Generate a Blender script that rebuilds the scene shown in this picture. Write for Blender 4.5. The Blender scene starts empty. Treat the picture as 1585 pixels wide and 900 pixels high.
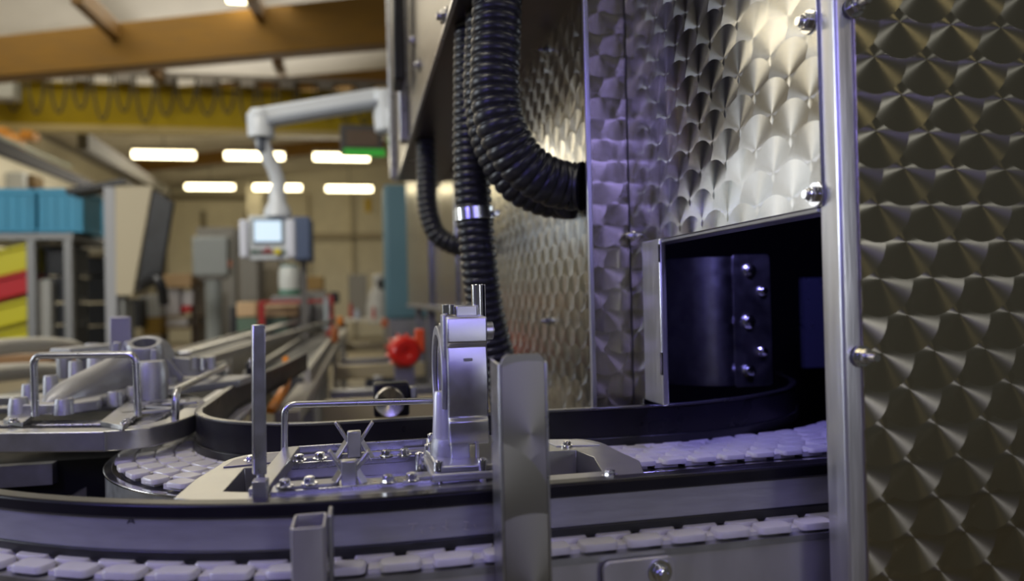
import bpy, bmesh, math, random
from mathutils import Vector, Matrix, noise
random.seed(7)
S = bpy.context.scene
COL = S.collection
PI = math.pi

# ------------------------------------------------------------ camera
# world origin is the lens, Z up, Y runs along the machine flank
F = 1120.0; CX, CY = 792.5, 450.0
YAW = math.radians(-11.95); PITCH = math.radians(.52); ROLL = math.radians(1.3)
_f = Vector((-math.sin(YAW)*math.cos(PITCH), math.cos(YAW)*math.cos(PITCH), math.sin(PITCH)))
_r = Vector((math.cos(YAW), math.sin(YAW), 0)); _u = _r.cross(_f)
R_ = _r*math.cos(ROLL) - _u*math.sin(ROLL); U_ = _u*math.cos(ROLL) + _r*math.sin(ROLL)
def ray(px, py): return R_*((px-CX)/F) + U_*(-(py-CY)/F) + _f
def at(px, py, Y):
    d = ray(px, py); return d*(Y/d.y)
def atz(px, py, z):
    d = ray(px, py); return d*(z/d.z)
def atx(px, py, X):
    d = ray(px, py); return d*(X/d.x)
cam = bpy.data.cameras.new('camera'); co = bpy.data.objects.new('camera', cam); COL.objects.link(co)
co.matrix_world = Matrix((( R_.x, U_.x, -_f.x, 0), (R_.y, U_.y, -_f.y, 0), (R_.z, U_.z, -_f.z, 0), (0, 0, 0, 1)))
cam.sensor_width = 36; cam.lens = F/1585*36; cam.clip_start = .02; cam.clip_end = 200
cam.dof.use_dof = True; cam.dof.focus_distance = .66; cam.dof.aperture_fstop = 3.3
S.camera = co

# ------------------------------------------------------------ light and exposure
S.view_settings.view_transform = 'Standard'; S.view_settings.look = 'None'
S.view_settings.exposure = 0; S.view_settings.gamma = 1; S.view_settings.use_curve_mapping = False
W = bpy.data.worlds.new('hall_light'); S.world = W; W.use_nodes = True
W.node_tree.nodes['Background'].inputs[0].default_value = (.80, .80, .74, 1)
W.node_tree.nodes['Background'].inputs[1].default_value = .066
def area(name, loc, target, sx, sy, power, col, spread=180):
    l = bpy.data.lights.new(name, 'AREA'); l.shape = 'RECTANGLE'; l.size = sx; l.size_y = sy
    l.energy = power; l.color = col; l.spread = math.radians(spread)
    o = bpy.data.objects.new(name, l); COL.objects.link(o); o.location = loc
    o.rotation_euler = (Vector(target)-Vector(loc)).to_track_quat('-Z', 'Y').to_euler(); return o
area('overhead_light', (-.9, 1.0, 2.8), (-.5, .9, 0), 1.8, .4, 24, (1, .93, .76))
area('overhead_light', (-2.6, 7.0, 3.0), (-2.6, 7.0, 0), 4.0, 3.0, 85, (1, .92, .74))
area('overhead_light', (-2.6, 15.0, 3.1), (-2.6, 15.0, 0), 5.0, 5.0, 250, (1, .92, .74))
area('overhead_light', (1.5, -2.4, 2.0), (.6, .45, 0), .7, .15, 4.5, (1, .84, .45))
area('overhead_light', (-3.63, 7.17, 2.95), (.33, .55, .2), 1.8, .08, 2.2, (1, .78, .34))
area('fill_light', (1.4, -3.6, .32), (.6, .45, .05), .6, .3, 9.5, (.92, .95, 1.0))  # added behind the camera for the panel's bow-tie highlights, no window there
area('fill_light', (-.5, 13.0, .2), (-2.5, 11.0, 4.0), 2.5, 1.5, 80, (1, .96, .88), 110)  # upward light added mid-hall to brighten the ceiling and beam undersides
area('fill_light', (-5.9, 9.4, 1.3), (.33, .5, .2), 2.2, 1.7, 24, (.90, .95, 1.0))  # light added at the left wall to brighten the flank's reflections
area('overhead_light', (-2.4, -.2, 2.7), (-1.2, 5.2, .2), 1.4, .4, 46, (1, .96, .88), 110)  # fill added from the camera side for underlit background fronts
area('side_fill', (-4.9, 2.2, 1.0), (.33, .9, .2), .8, 1.6, 70, (.86, .93, 1.0))  # cool light added at the left so the flank has something to reflect
area('violet_led_lamp', (-.75, .18, .34), (.12, .62, -.1), .34, .16, 1.6, (.26, .22, 1.0), 150)
area('violet_led_lamp', (.10, -.55, .42), (.1, .6, -.15), .5, .2, .8, (.36, .32, 1.0), 110)
area('violet_led_lamp', (.42, .60, .24), (.52, .9, 0), .12, .05, 1.3, (.34, .31, 1.0))  # added inside the machine to brighten the inner bracket

# ------------------------------------------------------------ materials
MATS = {}
def mat(name, col, rough=.5, metal=0., bump=0., bscale=40., var=0., aniso=0., emit=None, es=0., stretch=None, spec=.5, coat=0.):
    if name in MATS: return MATS[name]
    m = bpy.data.materials.new(name); m.use_nodes = True; nt = m.node_tree; b = nt.nodes['Principled BSDF']
    b.inputs['Base Color'].default_value = (*col, 1); b.inputs['Roughness'].default_value = rough
    b.inputs['Metallic'].default_value = metal; b.inputs['Specular IOR Level'].default_value = spec
    b.inputs['Coat Weight'].default_value = coat
    if aniso: b.inputs['Anisotropic'].default_value = aniso
    if emit: b.inputs['Emission Color'].default_value = (*emit, 1); b.inputs['Emission Strength'].default_value = es
    tc = nt.nodes.new('ShaderNodeTexCoord'); mp = nt.nodes.new('ShaderNodeMapping'); nt.links.new(tc.outputs['Object'], mp.inputs[0])
    if stretch: mp.inputs['Scale'].default_value = stretch
    nz = nt.nodes.new('ShaderNodeTexNoise'); nz.inputs['Scale'].default_value = bscale; nz.inputs['Detail'].default_value = 6
    nt.links.new(mp.outputs[0], nz.inputs['Vector'])
    if var:
        cr = nt.nodes.new('ShaderNodeValToRGB'); cr.color_ramp.elements[0].position = .3; cr.color_ramp.elements[1].position = .7
        cr.color_ramp.elements[0].color = tuple(c*(1-var) for c in col)+(1,); cr.color_ramp.elements[1].color = tuple(min(1, c*(1+var)) for c in col)+(1,)
        nt.links.new(nz.outputs['Fac'], cr.inputs[0]); nt.links.new(cr.outputs[0], b.inputs['Base Color'])
    mr = nt.nodes.new('ShaderNodeMapRange'); mr.inputs['To Min'].default_value = max(.03, rough-.1); mr.inputs['To Max'].default_value = min(1, rough+.1)
    nt.links.new(nz.outputs['Fac'], mr.inputs[0]); nt.links.new(mr.outputs[0], b.inputs['Roughness'])
    if bump:
        bp = nt.nodes.new('ShaderNodeBump'); bp.inputs['Strength'].default_value = bump; bp.inputs['Distance'].default_value = .001
        nt.links.new(nz.outputs['Fac'], bp.inputs['Height']); nt.links.new(bp.outputs[0], b.inputs['Normal'])
    MATS[name] = m; return m

def swirl(name, plane, w, h, R, off=(0, 0), base=(.60, .585, .55), rough=.30, aniso=.85, up=1):
    """engine-turned sheet: overlapping spun discs on a staggered grid, the brushing direction runs round each disc"""
    m = bpy.data.materials.new(name); m.use_nodes = True; nt = m.node_tree; N = nt.nodes; L = nt.links; b = N['Principled BSDF']
    def mt(op, *a):
        n = N.new('ShaderNodeMath'); n.operation = op
        for i, v in enumerate(a):
            if isinstance(v, (int, float)): n.inputs[i].default_value = v
            else: L.new(v, n.inputs[i])
        return n.outputs[0]
    tc = N.new('ShaderNodeTexCoord'); sp = N.new('ShaderNodeSeparateXYZ'); L.new(tc.outputs['Object'], sp.inputs[0])
    ax = {'XZ': ('X', 'Z'), 'YZ': ('Y', 'Z')}[plane]
    x = mt('ADD', sp.outputs[ax[0]], off[0]+20*w); y = mt('ADD', mt('MULTIPLY', sp.outputs[ax[1]], float(up)), off[1]+60*h)
    j0 = mt('CEIL', mt('DIVIDE', mt('SUBTRACT', y, R), h))       # lowest row whose discs can reach the point: laid last
    cand = []
    for dj in (0, 1, 2):
        j = mt('ADD', j0, dj)
        ho = mt('MULTIPLY', mt('FLOORED_MODULO', j, 2.0), .5*w)
        dy = mt('SUBTRACT', y, mt('MULTIPLY', j, h))
        i0 = mt('CEIL', mt('DIVIDE', mt('SUBTRACT', mt('SUBTRACT', x, ho), R), w))
        for di in (0, 1):
            cx = mt('ADD', mt('MULTIPLY', mt('ADD', i0, di), w), ho)
            dx = mt('SUBTRACT', x, cx)
            d = mt('SQRT', mt('ADD', mt('MULTIPLY', dx, dx), mt('MULTIPLY', dy, dy)))
            ok = mt('LESS_THAN', d, R)
            idv = mt('ADD', mt('MULTIPLY', mt('ADD', i0, di), 7.31), mt('MULTIPLY', j, 3.17))
            cand.append((dx, dy, d, ok, idv))
    cur = list(cand[-1][:3])+[cand[-1][4]]
    def mix(f, a, c):   # f ? c : a
        return mt('ADD', mt('MULTIPLY', a, mt('SUBTRACT', 1.0, f)), mt('MULTIPLY', c, f))
    for c in reversed(cand[:-1]):
        v = [c[0], c[1], c[2], c[4]]
        cur = [mix(c[3], cur[k], v[k]) for k in range(4)]
    dx, dy, d, idv = cur
    cb = N.new('ShaderNodeCombineXYZ')                            # grooves run round the disc, so highlights stretch along its radius
    L.new(dx, cb.inputs[ax[0]]); L.new(mt('MULTIPLY', dy, float(up)), cb.inputs[ax[1]])
    nn = N.new('ShaderNodeVectorMath'); nn.operation = 'NORMALIZE'; L.new(cb.outputs[0], nn.inputs[0])
    L.new(nn.outputs[0], b.inputs['Tangent'])
    wn = N.new('ShaderNodeTexWhiteNoise'); wn.noise_dimensions = '1D'; L.new(idv, wn.inputs['W'])
    ring = mt('SINE', mt('MULTIPLY', d, 9000.0))
    nz = N.new('ShaderNodeTexNoise'); nz.inputs['Scale'].default_value = 9; L.new(tc.outputs['Object'], nz.inputs['Vector'])
    rr = mt('ADD', mt('MULTIPLY', nz.outputs['Fac'], .14), mt('ADD', mt('MULTIPLY', wn.outputs['Value'], .05), rough-.09))
    L.new(rr, b.inputs['Roughness'])
    # every disc is ground very slightly dished, so its faces tilt with the angle round the centre
    bp = N.new('ShaderNodeBump'); bp.inputs['Strength'].default_value = .18; bp.inputs['Distance'].default_value = .0006
    hgt = mt('ADD', mt('MULTIPLY', mt('MULTIPLY', d, d), 600.0), mt('MULTIPLY', ring, .03))
    L.new(hgt, bp.inputs['Height']); L.new(bp.outputs[0], b.inputs['Normal'])
    b.inputs['Base Color'].default_value = (*base, 1); b.inputs['Metallic'].default_value = 1
    b.inputs['Anisotropic'].default_value = aniso
    return m

STEEL = mat('brushed steel', (.56, .56, .58), .30, 1, .25, 60, .08, stretch=(1, 1, 1))
STEELD = mat('dull steel', (.42, .42, .44), .42, 1, .2, 50, .12)
CHROME = mat('bright steel', (.72, .72, .75), .16, 1)
ALU = mat('cast aluminium', (.42, .42, .44), .50, .85, .4, 300, .05)
ALUM = mat('machined aluminium', (.62, .62, .66), .34, 1, .03, 120, .03)
BLACK = mat('black rubber', (.012, .012, .014), .38, 0, .2, 80, .2)
BLACKG = mat('glossy black plastic', (.010, .009, .014), .30, 0, .1, 20, .2, spec=.3)
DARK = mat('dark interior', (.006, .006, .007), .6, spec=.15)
FST = mat('satin frame steel', (.58, .57, .57), .42, .75, .3, 40, .08, stretch=(1, 1, .4))
PST = mat('satin post steel', (.78, .78, .80), .34, .9, .3, 30, .06, stretch=(6, 6, .5))
WHITE = mat('white plastic', (.66, .64, .62), .34, 0, .2, 90, .05)
SIDE = mat('grey plastic', (.36, .36, .38), .40, .35, .3, 30, .08, stretch=(1, 1, 6))
HOSE = mat('hose rubber', (.016, .016, .020), .36, 0, .2, 60, .2)
SW_F = swirl('engine-turned steel', 'XZ', .0430, .0262, .0268, (.012, .004), base=(.50, .46, .36), rough=.235, aniso=.96, up=-1)
SW_S = swirl('engine-turned steel on the flank', 'YZ', .050, .0235, .0290, (0, .0), base=(.66, .66, .66), rough=.20, aniso=.93)
SW_G = swirl('large swirl finish', 'XZ', .07, .05, .048, (.017, .0), base=(.36, .35, .32), rough=.44, aniso=.5)

# ------------------------------------------------------------ mesh helpers
class MB:
    def __init__(s): s.bm = bmesh.new()
    def poly(s, vs, fs):
        v = [s.bm.verts.new(p) for p in vs]
        for f in fs:
            try: s.bm.faces.new([v[i] for i in f])
            except ValueError: pass
        return s
    def box(s, a, b, rz=0, piv=None, M=None):
        x0, y0, z0 = a; x1, y1, z1 = b
        vs = [Vector(p) for p in ((x0,y0,z0),(x1,y0,z0),(x1,y1,z0),(x0,y1,z0),(x0,y0,z1),(x1,y0,z1),(x1,y1,z1),(x0,y1,z1))]
        if rz:
            piv = Vector(piv) if piv else (vs[0]+vs[6])/2; Rm = Matrix.Rotation(rz, 3, 'Z'); vs = [Rm @ (v-piv)+piv for v in vs]
        if M is not None: vs = [M @ v for v in vs]
        return s.poly(vs, [(0,3,2,1),(4,5,6,7),(0,1,5,4),(1,2,6,5),(2,3,7,6),(3,0,4,7)])
    def bar(s, p, q, w, h, up=(0, 0, 1)):
        p = Vector(p); q = Vector(q); d = (q-p).normalized(); sd = d.cross(Vector(up))
        if sd.length < 1e-4: sd = d.cross(Vector((1, 0, 0)))
        sd.normalize(); u = sd.cross(d)
        vs = [c+sd*(i*w/2)+u*(k*h/2) for c in (p, q) for i, k in ((-1,-1),(1,-1),(1,1),(-1,1))]
        return s.poly(vs, [(0,1,2,3),(7,6,5,4),(0,4,5,1),(1,5,6,2),(2,6,7,3),(3,7,4,0)])
    def cyl(s, p, q, r, r2=None, n=24, cap=True, rot=0):
        r2 = r if r2 is None else r2; p = Vector(p); q = Vector(q); d = (q-p).normalized()
        a = d.orthogonal().normalized(); b = d.cross(a)
        vs = []
        for c, rr in ((p, r), (q, r2)):
            for k in range(n):
                t = rot+2*PI*k/n; vs.append(c+a*(rr*math.cos(t))+b*(rr*math.sin(t)))
        fs = [(k, (k+1) % n, n+(k+1) % n, n+k) for k in range(n)]
        if cap: fs += [tuple(range(n-1, -1, -1)), tuple(range(n, 2*n))]
        return s.poly(vs, fs)
    def lathe(s, prof, o, axis=(0, 0, 1), n=32):
        o = Vector(o); d = Vector(axis).normalized(); a = d.orthogonal().normalized(); b = d.cross(a)
        vs = []; m = len(prof)
        for k in range(n):
            t = 2*PI*k/n
            for r, h in prof: vs.append(o+d*h+(a*math.cos(t)+b*math.sin(t))*max(r, 1e-5))
        fs = [(k*m+i, ((k+1) % n)*m+i, ((k+1) % n)*m+i+1, k*m+i+1) for k in range(n) for i in range(m-1)]
        s.poly(vs, fs); bmesh.ops.remove_doubles(s.bm, verts=s.bm.verts, dist=2e-5); return s
    def tube(s, pts, r, n=12, cap=True):
        pts = [Vector(p) for p in pts]; vs = []; nrm = None
        for i, p in enumerate(pts):
            d = (pts[min(i+1, len(pts)-1)]-pts[max(i-1, 0)]).normalized()
            if nrm is None: nrm = d.orthogonal().normalized()
            nrm = (nrm-d*nrm.dot(d)).normalized(); b = d.cross(nrm); rr = r(i) if callable(r) else r
            for k in range(n):
                t = 2*PI*k/n; vs.append(p+nrm*(rr*math.cos(t))+b*(rr*math.sin(t)))
        fs = [(i*n+k, i*n+(k+1) % n, (i+1)*n+(k+1) % n, (i+1)*n+k) for i in range(len(pts)-1) for k in range(n)]
        if cap: fs += [tuple(range(n-1, -1, -1)), tuple(range((len(pts)-1)*n, len(pts)*n))]
        return s.poly(vs, fs)
    def prism(s, outline, z0, z1, M=None, holes=()):
        """vertical prism from an XY outline, with optional holes (filled by triangulation)"""
        bm = s.bm
        loops = [outline]+list(holes); edges = []
        T = (lambda v: M @ Vector(v)) if M is not None else Vector
        if not holes:
            n = len(outline); vs = [T((x, y, z)) for z in (z0, z1) for x, y in outline]
            return s.poly(vs, [tuple(range(n-1, -1, -1)), tuple(range(n, 2*n))]+[(k, (k+1) % n, n+(k+1) % n, n+k) for k in range(n)])
        for z in (z0, z1):
            es = []
            for lp in loops:
                v = [bm.verts.new(T((x, y, z))) for x, y in lp]
                es += [bm.edges.new((v[k], v[(k+1) % len(v)])) for k in range(len(v))]
                edges.append(v)
            bmesh.ops.triangle_fill(bm, use_beauty=True, use_dissolve=False, edges=es)
        m = len(loops)
        for q in range(m):
            a, b = edges[q], edges[m+q]; n = len(a)
            for k in range(n): bm.faces.new((a[k], a[(k+1) % n], b[(k+1) % n], b[k]))
        return s
    def sweep(s, path, prof):
        """extrude a closed (offset, z) profile along an XY path; positive offset is to the right of travel"""
        pts = [Vector((p[0], p[1], 0)) for p in path]; m = len(prof); vs = []
        for i, p in enumerate(pts):
            d = (pts[min(i+1, len(pts)-1)]-pts[max(i-1, 0)]).normalized(); nr = Vector((d.y, -d.x, 0))
            for o, z in prof: vs.append(p+nr*o+Vector((0, 0, z)))
        fs = [(i*m+k, i*m+(k+1) % m, (i+1)*m+(k+1) % m, (i+1)*m+k) for i in range(len(pts)-1) for k in range(m)]
        fs += [tuple(range(m-1, -1, -1)), tuple(range((len(pts)-1)*m, len(pts)*m))]
        return s.poly(vs, fs)
    def build(s, name, m, parent=None, bev=0, seg=2, ang=35, sub=0):
        bmesh.ops.recalc_face_normals(s.bm, faces=s.bm.faces)
        me = bpy.data.meshes.new(name); s.bm.to_mesh(me); s.bm.free()
        me.materials.append(m)
        off = OFF.get(parent.name, Vector()) if parent else Vector()
        if off.length: me.transform(Matrix.Translation(-off))
        me.shade_smooth(); me.set_sharp_from_angle(angle=math.radians(ang))
        o = bpy.data.objects.new(name, me); COL.objects.link(o)
        if parent: o.parent = parent
        OFF[o.name] = off
        if bev:
            bv = o.modifiers.new('bevel', 'BEVEL'); bv.width = bev; bv.segments = seg; bv.limit_method = 'ANGLE'; bv.angle_limit = math.radians(40)
            bv.harden_normals = False
        if sub:
            sb = o.modifiers.new('sub', 'SUBSURF'); sb.levels = sub; sb.render_levels = sub
        return o
OFF = {}
def thing(name, label, cat, loc=(0, 0, 0), group=None):
    o = bpy.data.objects.new(name, None); COL.objects.link(o); o.location = loc; o.empty_display_size = .05
    OFF[o.name] = Vector(loc); o['label'] = label; o['category'] = cat
    if group: o['group'] = group
    return o
def tag(o, label, cat, group=None):
    o['label'] = label; o['category'] = cat
    if group: o['group'] = group
    return o
def struct(o): o['kind'] = 'structure'; return o
def dup(src, off, label=None):
    c = src.copy(); COL.objects.link(c); c.location = src.location+Vector(off)
    if label: c['label'] = label
    for ch in list(src.children):
        d = ch.copy(); COL.objects.link(d); d.parent = c
        for g in list(ch.children):
            e = g.copy(); COL.objects.link(e); e.parent = d
    return c
def smooth(pts, n=12):
    pts = [Vector(p) for p in pts]; P = [pts[0]*2-pts[1]]+pts+[pts[-1]*2-pts[-2]]; out = []
    for i in range(1, len(P)-2):
        for k in range(n):
            t = k/n; a, b, c, d = P[i-1], P[i], P[i+1], P[i+2]
            out.append(.5*((2*b)+(-a+c)*t+(2*a-5*b+4*c-d)*t*t+(-a+3*b-3*c+d)*t**3))
    out.append(pts[-1]); return out
def resample(pts, step):
    out = [pts[0].copy()]; acc = 0
    for a, b in zip(pts, pts[1:]):
        L = (b-a).length
        while L and acc+L >= step:
            t = (step-acc)/L; a = a.lerp(b, t); out.append(a.copy()); L = (b-a).length; acc = 0
        acc += L
    return out
def arc(cx, cy, r, a0, a1, n=24):
    return [(cx+r*math.cos(math.radians(a0+(a1-a0)*k/n)), cy+r*math.sin(math.radians(a0+(a1-a0)*k/n))) for k in range(n+1)]
def round_path(pts, r, n=6):
    """polyline with filleted corners (3-D)"""
    pts = [Vector(p) for p in pts]; out = [pts[0]]
    for a, b, c in zip(pts, pts[1:], pts[2:]):
        u = (a-b).normalized(); v = (c-b).normalized(); p = b+u*r; q = b+v*r
        for k in range(n+1):
            t = k/n; out.append(p*(1-t)**2+b*(2*t*(1-t))+q*t*t)
    out.append(pts[-1]); return out
def rrect(x0, y0, x1, y1, r, n=5):
    out = []
    for cx, cy, a in ((x1-r, y1-r, 0), (x0+r, y1-r, 90), (x0+r, y0+r, 180), (x1-r, y0+r, 270)):
        out += arc(cx, cy, r, a, a+90, n)
    return out
def hexbolt(parent, p, axis=(0, 0, 1), r=.0055, h=.0038, stud=0, m=None, name='bolt', washer=True):
    p = Vector(p); d = Vector(axis).normalized(); b = MB()
    if washer: b.cyl(p-d*.0002, p+d*.0014, r*1.45, n=24)
    b.cyl(p+d*.0014, p+d*(.0014+h), r, n=6, rot=random.random()*3); b.cyl(p+d*(.0014+h), p+d*(.0019+h), r*.82, r*.7, n=18)
    if stud: b.cyl(p+d*(.0014+h), p+d*(.0014+h+stud), r*.55, n=14)
    return b.build(name, m or CHROME, parent, bev=.0003, seg=1)

# ------------------------------------------------------------ the hall
Zf = -1.15
fl = MB(); fl.box((-9, -3, Zf-.1), (6, 25, Zf)); struct(fl.build('floor', mat('resin floor', (.20, .17, .12), .35, 0, .3, 3, .25)))
CREAM = mat('cream wall paint', (.68, .64, .53), .8, 0, .1, 3, .05)
w_ = MB(); w_.box((-9, 24, Zf), (6, 24.2, 4.6)); struct(w_.build('wall_back', CREAM))
w_ = MB(); w_.box((-6.3, 3, Zf), (-6.1, 24, 3.4)); struct(w_.build('wall_left', CREAM))
CEILM = mat('grey roof lining', (.66, .62, .55), .85, 0, .1, 2, .06)
c_ = MB()
zc = lambda x: 3.55+.13*(x+6)
c_.poly([(-9, 2, zc(-9)), (6, 2, zc(6)), (6, 24.2, zc(6)), (-9, 24.2, zc(-9)), (-9, 2, zc(-9)+.1), (6, 2, zc(6)+.1), (6, 24.2, zc(6)+.1), (-9, 24.2, zc(-9)+.1)],
        [(0,3,2,1),(4,5,6,7),(0,1,5,4),(1,2,6,5),(2,3,7,6),(3,0,4,7)])
struct(c_.build('ceiling', CEILM))
WOOD = mat('honey laminated timber', (.175, .085, .003), .75, 0, .2, 4, .14, stretch=(1, 1, 14))
# laminated rafters across the hall, following the roof slope
def rafter(Y, pts, label, depth=.22):
    """pts: four photo corners  left-bottom, right-bottom, right-top, left-top on plane Y"""
    a, b, c, d = [at(x, y, Y) for x, y in pts]
    e = MB(); o = Vector((0, depth, 0)); ex = (b-a)*.6; ey = (c-d)*.6
    vs = [a-ex*.2, b+ex*.2, c+ey*.2, d-ey*.2]; vs += [v+o for v in vs]
    e.poly(vs, [(0,1,2,3),(7,6,5,4),(0,4,5,1),(1,5,6,2),(2,6,7,3),(3,7,4,0)])
    t = e.build('roof_beam', WOOD, None, bev=.01); tag(t, label, 'beam'); return t
rafter(7.6, [(0, 118), (612, 66), (612, -12), (0, 55)], 'huge honey coloured laminated beam crossing the hall at the top left')
rafter(11.5, [(200, 160), (612, 128), (612, 104), (200, 140)], 'thin far timber beam seen just above the yellow crane girder', .2)
rafter(19.5, [(240, 262), (640, 222), (640, 196), (240, 236)], 'dim timber beam behind the fluorescent lamps')
PUR = mat('timber purlin', (.18, .09, .015), .6, 0, .2, 6, .15)
for (x0, y0, x1, y1, Y0, Y1, lb) in ((118, -10, 182, 52, 6.4, 7.7, 'timber purlin reaching the big beam at the upper left'),
                                 (385, -16, 405, 22, 6.4, 7.7, 'short timber purlin beside the lamp at the top edge'),
                                 (236, 104, 268, 140, 8.0, 11.4, 'timber purlin left of centre above the yellow girder'),
                                 (428, 88, 440, 126, 8.0, 11.4, 'timber purlin right of centre above the yellow girder')):
    b = MB(); p = at(x0, y0, Y0); q = at(x1, y1, Y1); b.bar(p, q, .09, .16); tag(b.build('roof_purlin', PUR, None, bev=.005), lb, 'beam', None)

# travelling crane: yellow girder with festoon cable
YEL = mat('crane yellow', (.37, .265, .0), .8, 0, .1, 5, .06)
t = thing('crane_girder', 'yellow overhead crane girder with looping festoon cable', 'crane', tuple(at(260, 170, 9.2)))
a0, a1 = at(-60, 130, 9.2), at(606, 150, 9.2); b0, b1 = at(-60, 206, 9.2), at(606, 206, 9.2)
zt, zb = (a0.z+a1.z)/2, (b0.z+b1.z)/2
b = MB(); b.box((a0.x, 9.2, zb+.03), (a1.x, 9.32, zt)); b.build('web', YEL, t)
b = MB(); b.box((a0.x, 9.12, zb-.02), (a1.x, 9.30, zb+.05)); b.build('lower_flange', mat('pale flange', (.40, .31, .12), .6), t, bev=.005)
b = MB(); b.box((a0.x, 9.12, zt), (a1.x, 9.40, zt+.03)); b.build('upper_flange', YEL, t, bev=.005)
GREYP = mat('grey paint', (.24, .22, .20), .5)
b = MB(); b.box((a0.x, 9.0, zt+.10), (a1.x, 9.06, zt+.15)); b.build('festoon_track', GREYP, t)
for k in range(24):
    x = a0.x+.15+k*.225; w = .17+.05*random.random(); dp = .38+.16*random.random()
    pts = [(x-w/2+w*i/16, 9.02, zt+.1-dp*(1-((i-8)/8)**2)**.6) for i in range(17)]
    b = MB(); b.tube(pts, .013, 6); b.build('festoon_loop', mat('grey cable', (.035, .03, .02), .6), t)
for k in range(12):
    x = a0.x+.3+k*.45; b = MB(); b.box((x, 9.0, zt+.02), (x+.16, 9.1, zt+.10)); b.build('cable_trolley', GREYP, t)
t = tag(MB().box(tuple(at(-30, 158, 9.0)), tuple(at(20, 122, 8.8))).build('junction_box', mat('pale grey box', (.36, .36, .33), .5), None, bev=.01), 'pale grey control box at the left end of the yellow girder', 'box')
# hoist chassis, orange, left
t = thing('crane_hoist', 'orange hoist carriage under the crane girder at the left edge', 'hoist', tuple(at(20, 215, 8.6)))
ORG = mat('hoist orange', (.55, .22, .01), .5)
b = MB(); b.box(tuple(at(-20, 228, 8.6)), tuple(at(30, 206, 8.9))); b.build('body', ORG, t, bev=.03)
b = MB(); b.cyl(at(12, 222, 8.5), at(34, 222, 8.5), .09); b.build('drum', ORG, t)
b = MB(); b.box(tuple(at(30, 214, 8.6)), tuple(at(62, 208, 8.8))); b.build('arm', ORG, t, bev=.01)
# runway beam on left wall
b = MB(); b.bar(at(-40, 212, 6.2), at(158, 296, 13.), .06, .13); tag(b.build('runway_beam', mat('slate grey paint', (.035, .035, .055), .7), None, bev=.01), 'slate grey crane runway beam along the left wall', 'beam')
b = MB(); b.bar(at(-40, 196, 6.2), at(110, 258, 11.), .03, .03); tag(b.build('runway_pipe', mat('green grey pipe', (.16, .20, .12), .5), None), 'thin greenish pipe above the runway beam', 'pipe')
b = MB(); b.bar(at(128, 218, 10.2), at(262, 300, 21.5), .12, .22); tag(b.build('concrete_beam', mat('grey beam paint', (.10, .09, .075), .7), None), 'grey eaves beam running away above the cream side wall', 'beam')

# fluorescent lamps
def lamp(px0, px1, py, z=3.25, label='', hh=.075):
    d = ray((px0+px1)/2, py); Y = (d*(z/d.z)).y
    p, q = at(px0, py, Y), at(px1, py+ (px1-px0)*.015, Y); zz = (p.z+q.z)/2
    t = thing('ceiling_light', label, 'lamp', ((p.x+q.x)/2, Y, zz), 'fluorescent ceiling lamps')
    b = MB(); b.box((p.x-.03, Y-.12, zz+hh*.9), (q.x+.03, Y+.12, zz+hh*.9+.07)); b.build('housing', GREYP, t, bev=.01)
    b = MB(); b.tube([(p.x, Y, zz), (q.x, Y, zz)], hh, 14); b.build('glowing_tube', mat('lamp glow', (1, .9, .6), .4, emit=(1, .86, .52), es=9), t)
    b = MB(); xm = (p.x+q.x)/2
    b.bar((xm, Y, zz+.1), (xm, Y, zc(xm)), .02, .02, (0, 1, 0)); b.build('hanger', GREYP, t)
lamp(206, 301, 239, label='bright strip lamp in the near row, left of the swing arm', hh=.078)
lamp(349, 439, 241, label='bright strip lamp crossed by the swing arm in the near row', hh=.078)
lamp(486, 571, 243, label='bright strip lamp in the near row under the green lit display', hh=.078)
lamp(288, 362, 289, label='dimmer strip lamp in the far row, leftmost', hh=.07)
lamp(393, 466, 290, label='strip lamp in the far row right behind the swing arm', hh=.078)
lamp(505, 576, 292, label='strip lamp in the far row, rightmost', hh=.078)
lamp(352, 396, -3, z=3.0, label='strip lamp cut by the top edge of the photograph', hh=.05)

# ------------------------------------------------------------ back wall and left side furniture, far
DOORC = mat('cream door panel', (.62, .58, .46), .7, 0, .1, 3, .05)
FRM = mat('brown grey frame', (.20, .17, .12), .6)
b = MB(); p, q = at(250, 480, 23.5), at(388, 308, 23.5); b.box((p.x, 23.5, Zf), (q.x, 23.9, q.z)); dd = struct(b.build('door_1', DOORC, None, bev=.02))
b = MB()
for x in (250, 312, 380):
    p = at(x, 400, 23.35); b.box((p.x, 23.35, Zf), (p.x+.12, 23.5, at(0, 305, 23.4).z-.4))
b.box((at(250, 305, 23.35).x, 23.35, at(300, 309, 23.35).z), (at(390, 305, 23.35).x, 23.5, at(300, 303, 23.35).z)); b.build('door_frame', FRM, dd)
b = MB()
for x in (478, 545):
    p = at(x, 400, 23.8); b.box((p.x, 23.8, Zf), (p.x+.05, 23.99, at(x, 300, 23.8).z))
b.box((at(470, 365, 23.8).x, 23.8, at(470, 369, 23.8).z), (at(610, 365, 23.8).x, 23.99, at(470, 361, 23.8).z)); struct(b.build('trim_1', mat('wall joint', (.40, .35, .26), .7)))
b = MB(); p, q = at(385, 480, 22), at(404, 300, 22); b.box((p.x, 22, Zf), (q.x, 22.3, 3.4)); struct(b.build('trim_2', CREAM))
tag(MB().box(tuple(at(565, 328, 23.9)), tuple(at(574, 308, 24))).build('sign', mat('sign yellow', (.6, .42, .03), .5), None), 'small yellow sign high on the far wall', 'sign')

# helper: a box given by its photo rectangle on plane Y, with a thickness
def pbox(b, x0, y0, x1, y1, Y, d): 
    p = at(x0, y1, Y); q = at(x1, y0, Y); b.box((p.x, Y, p.z), (q.x, Y+d, q.z)); return b

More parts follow.
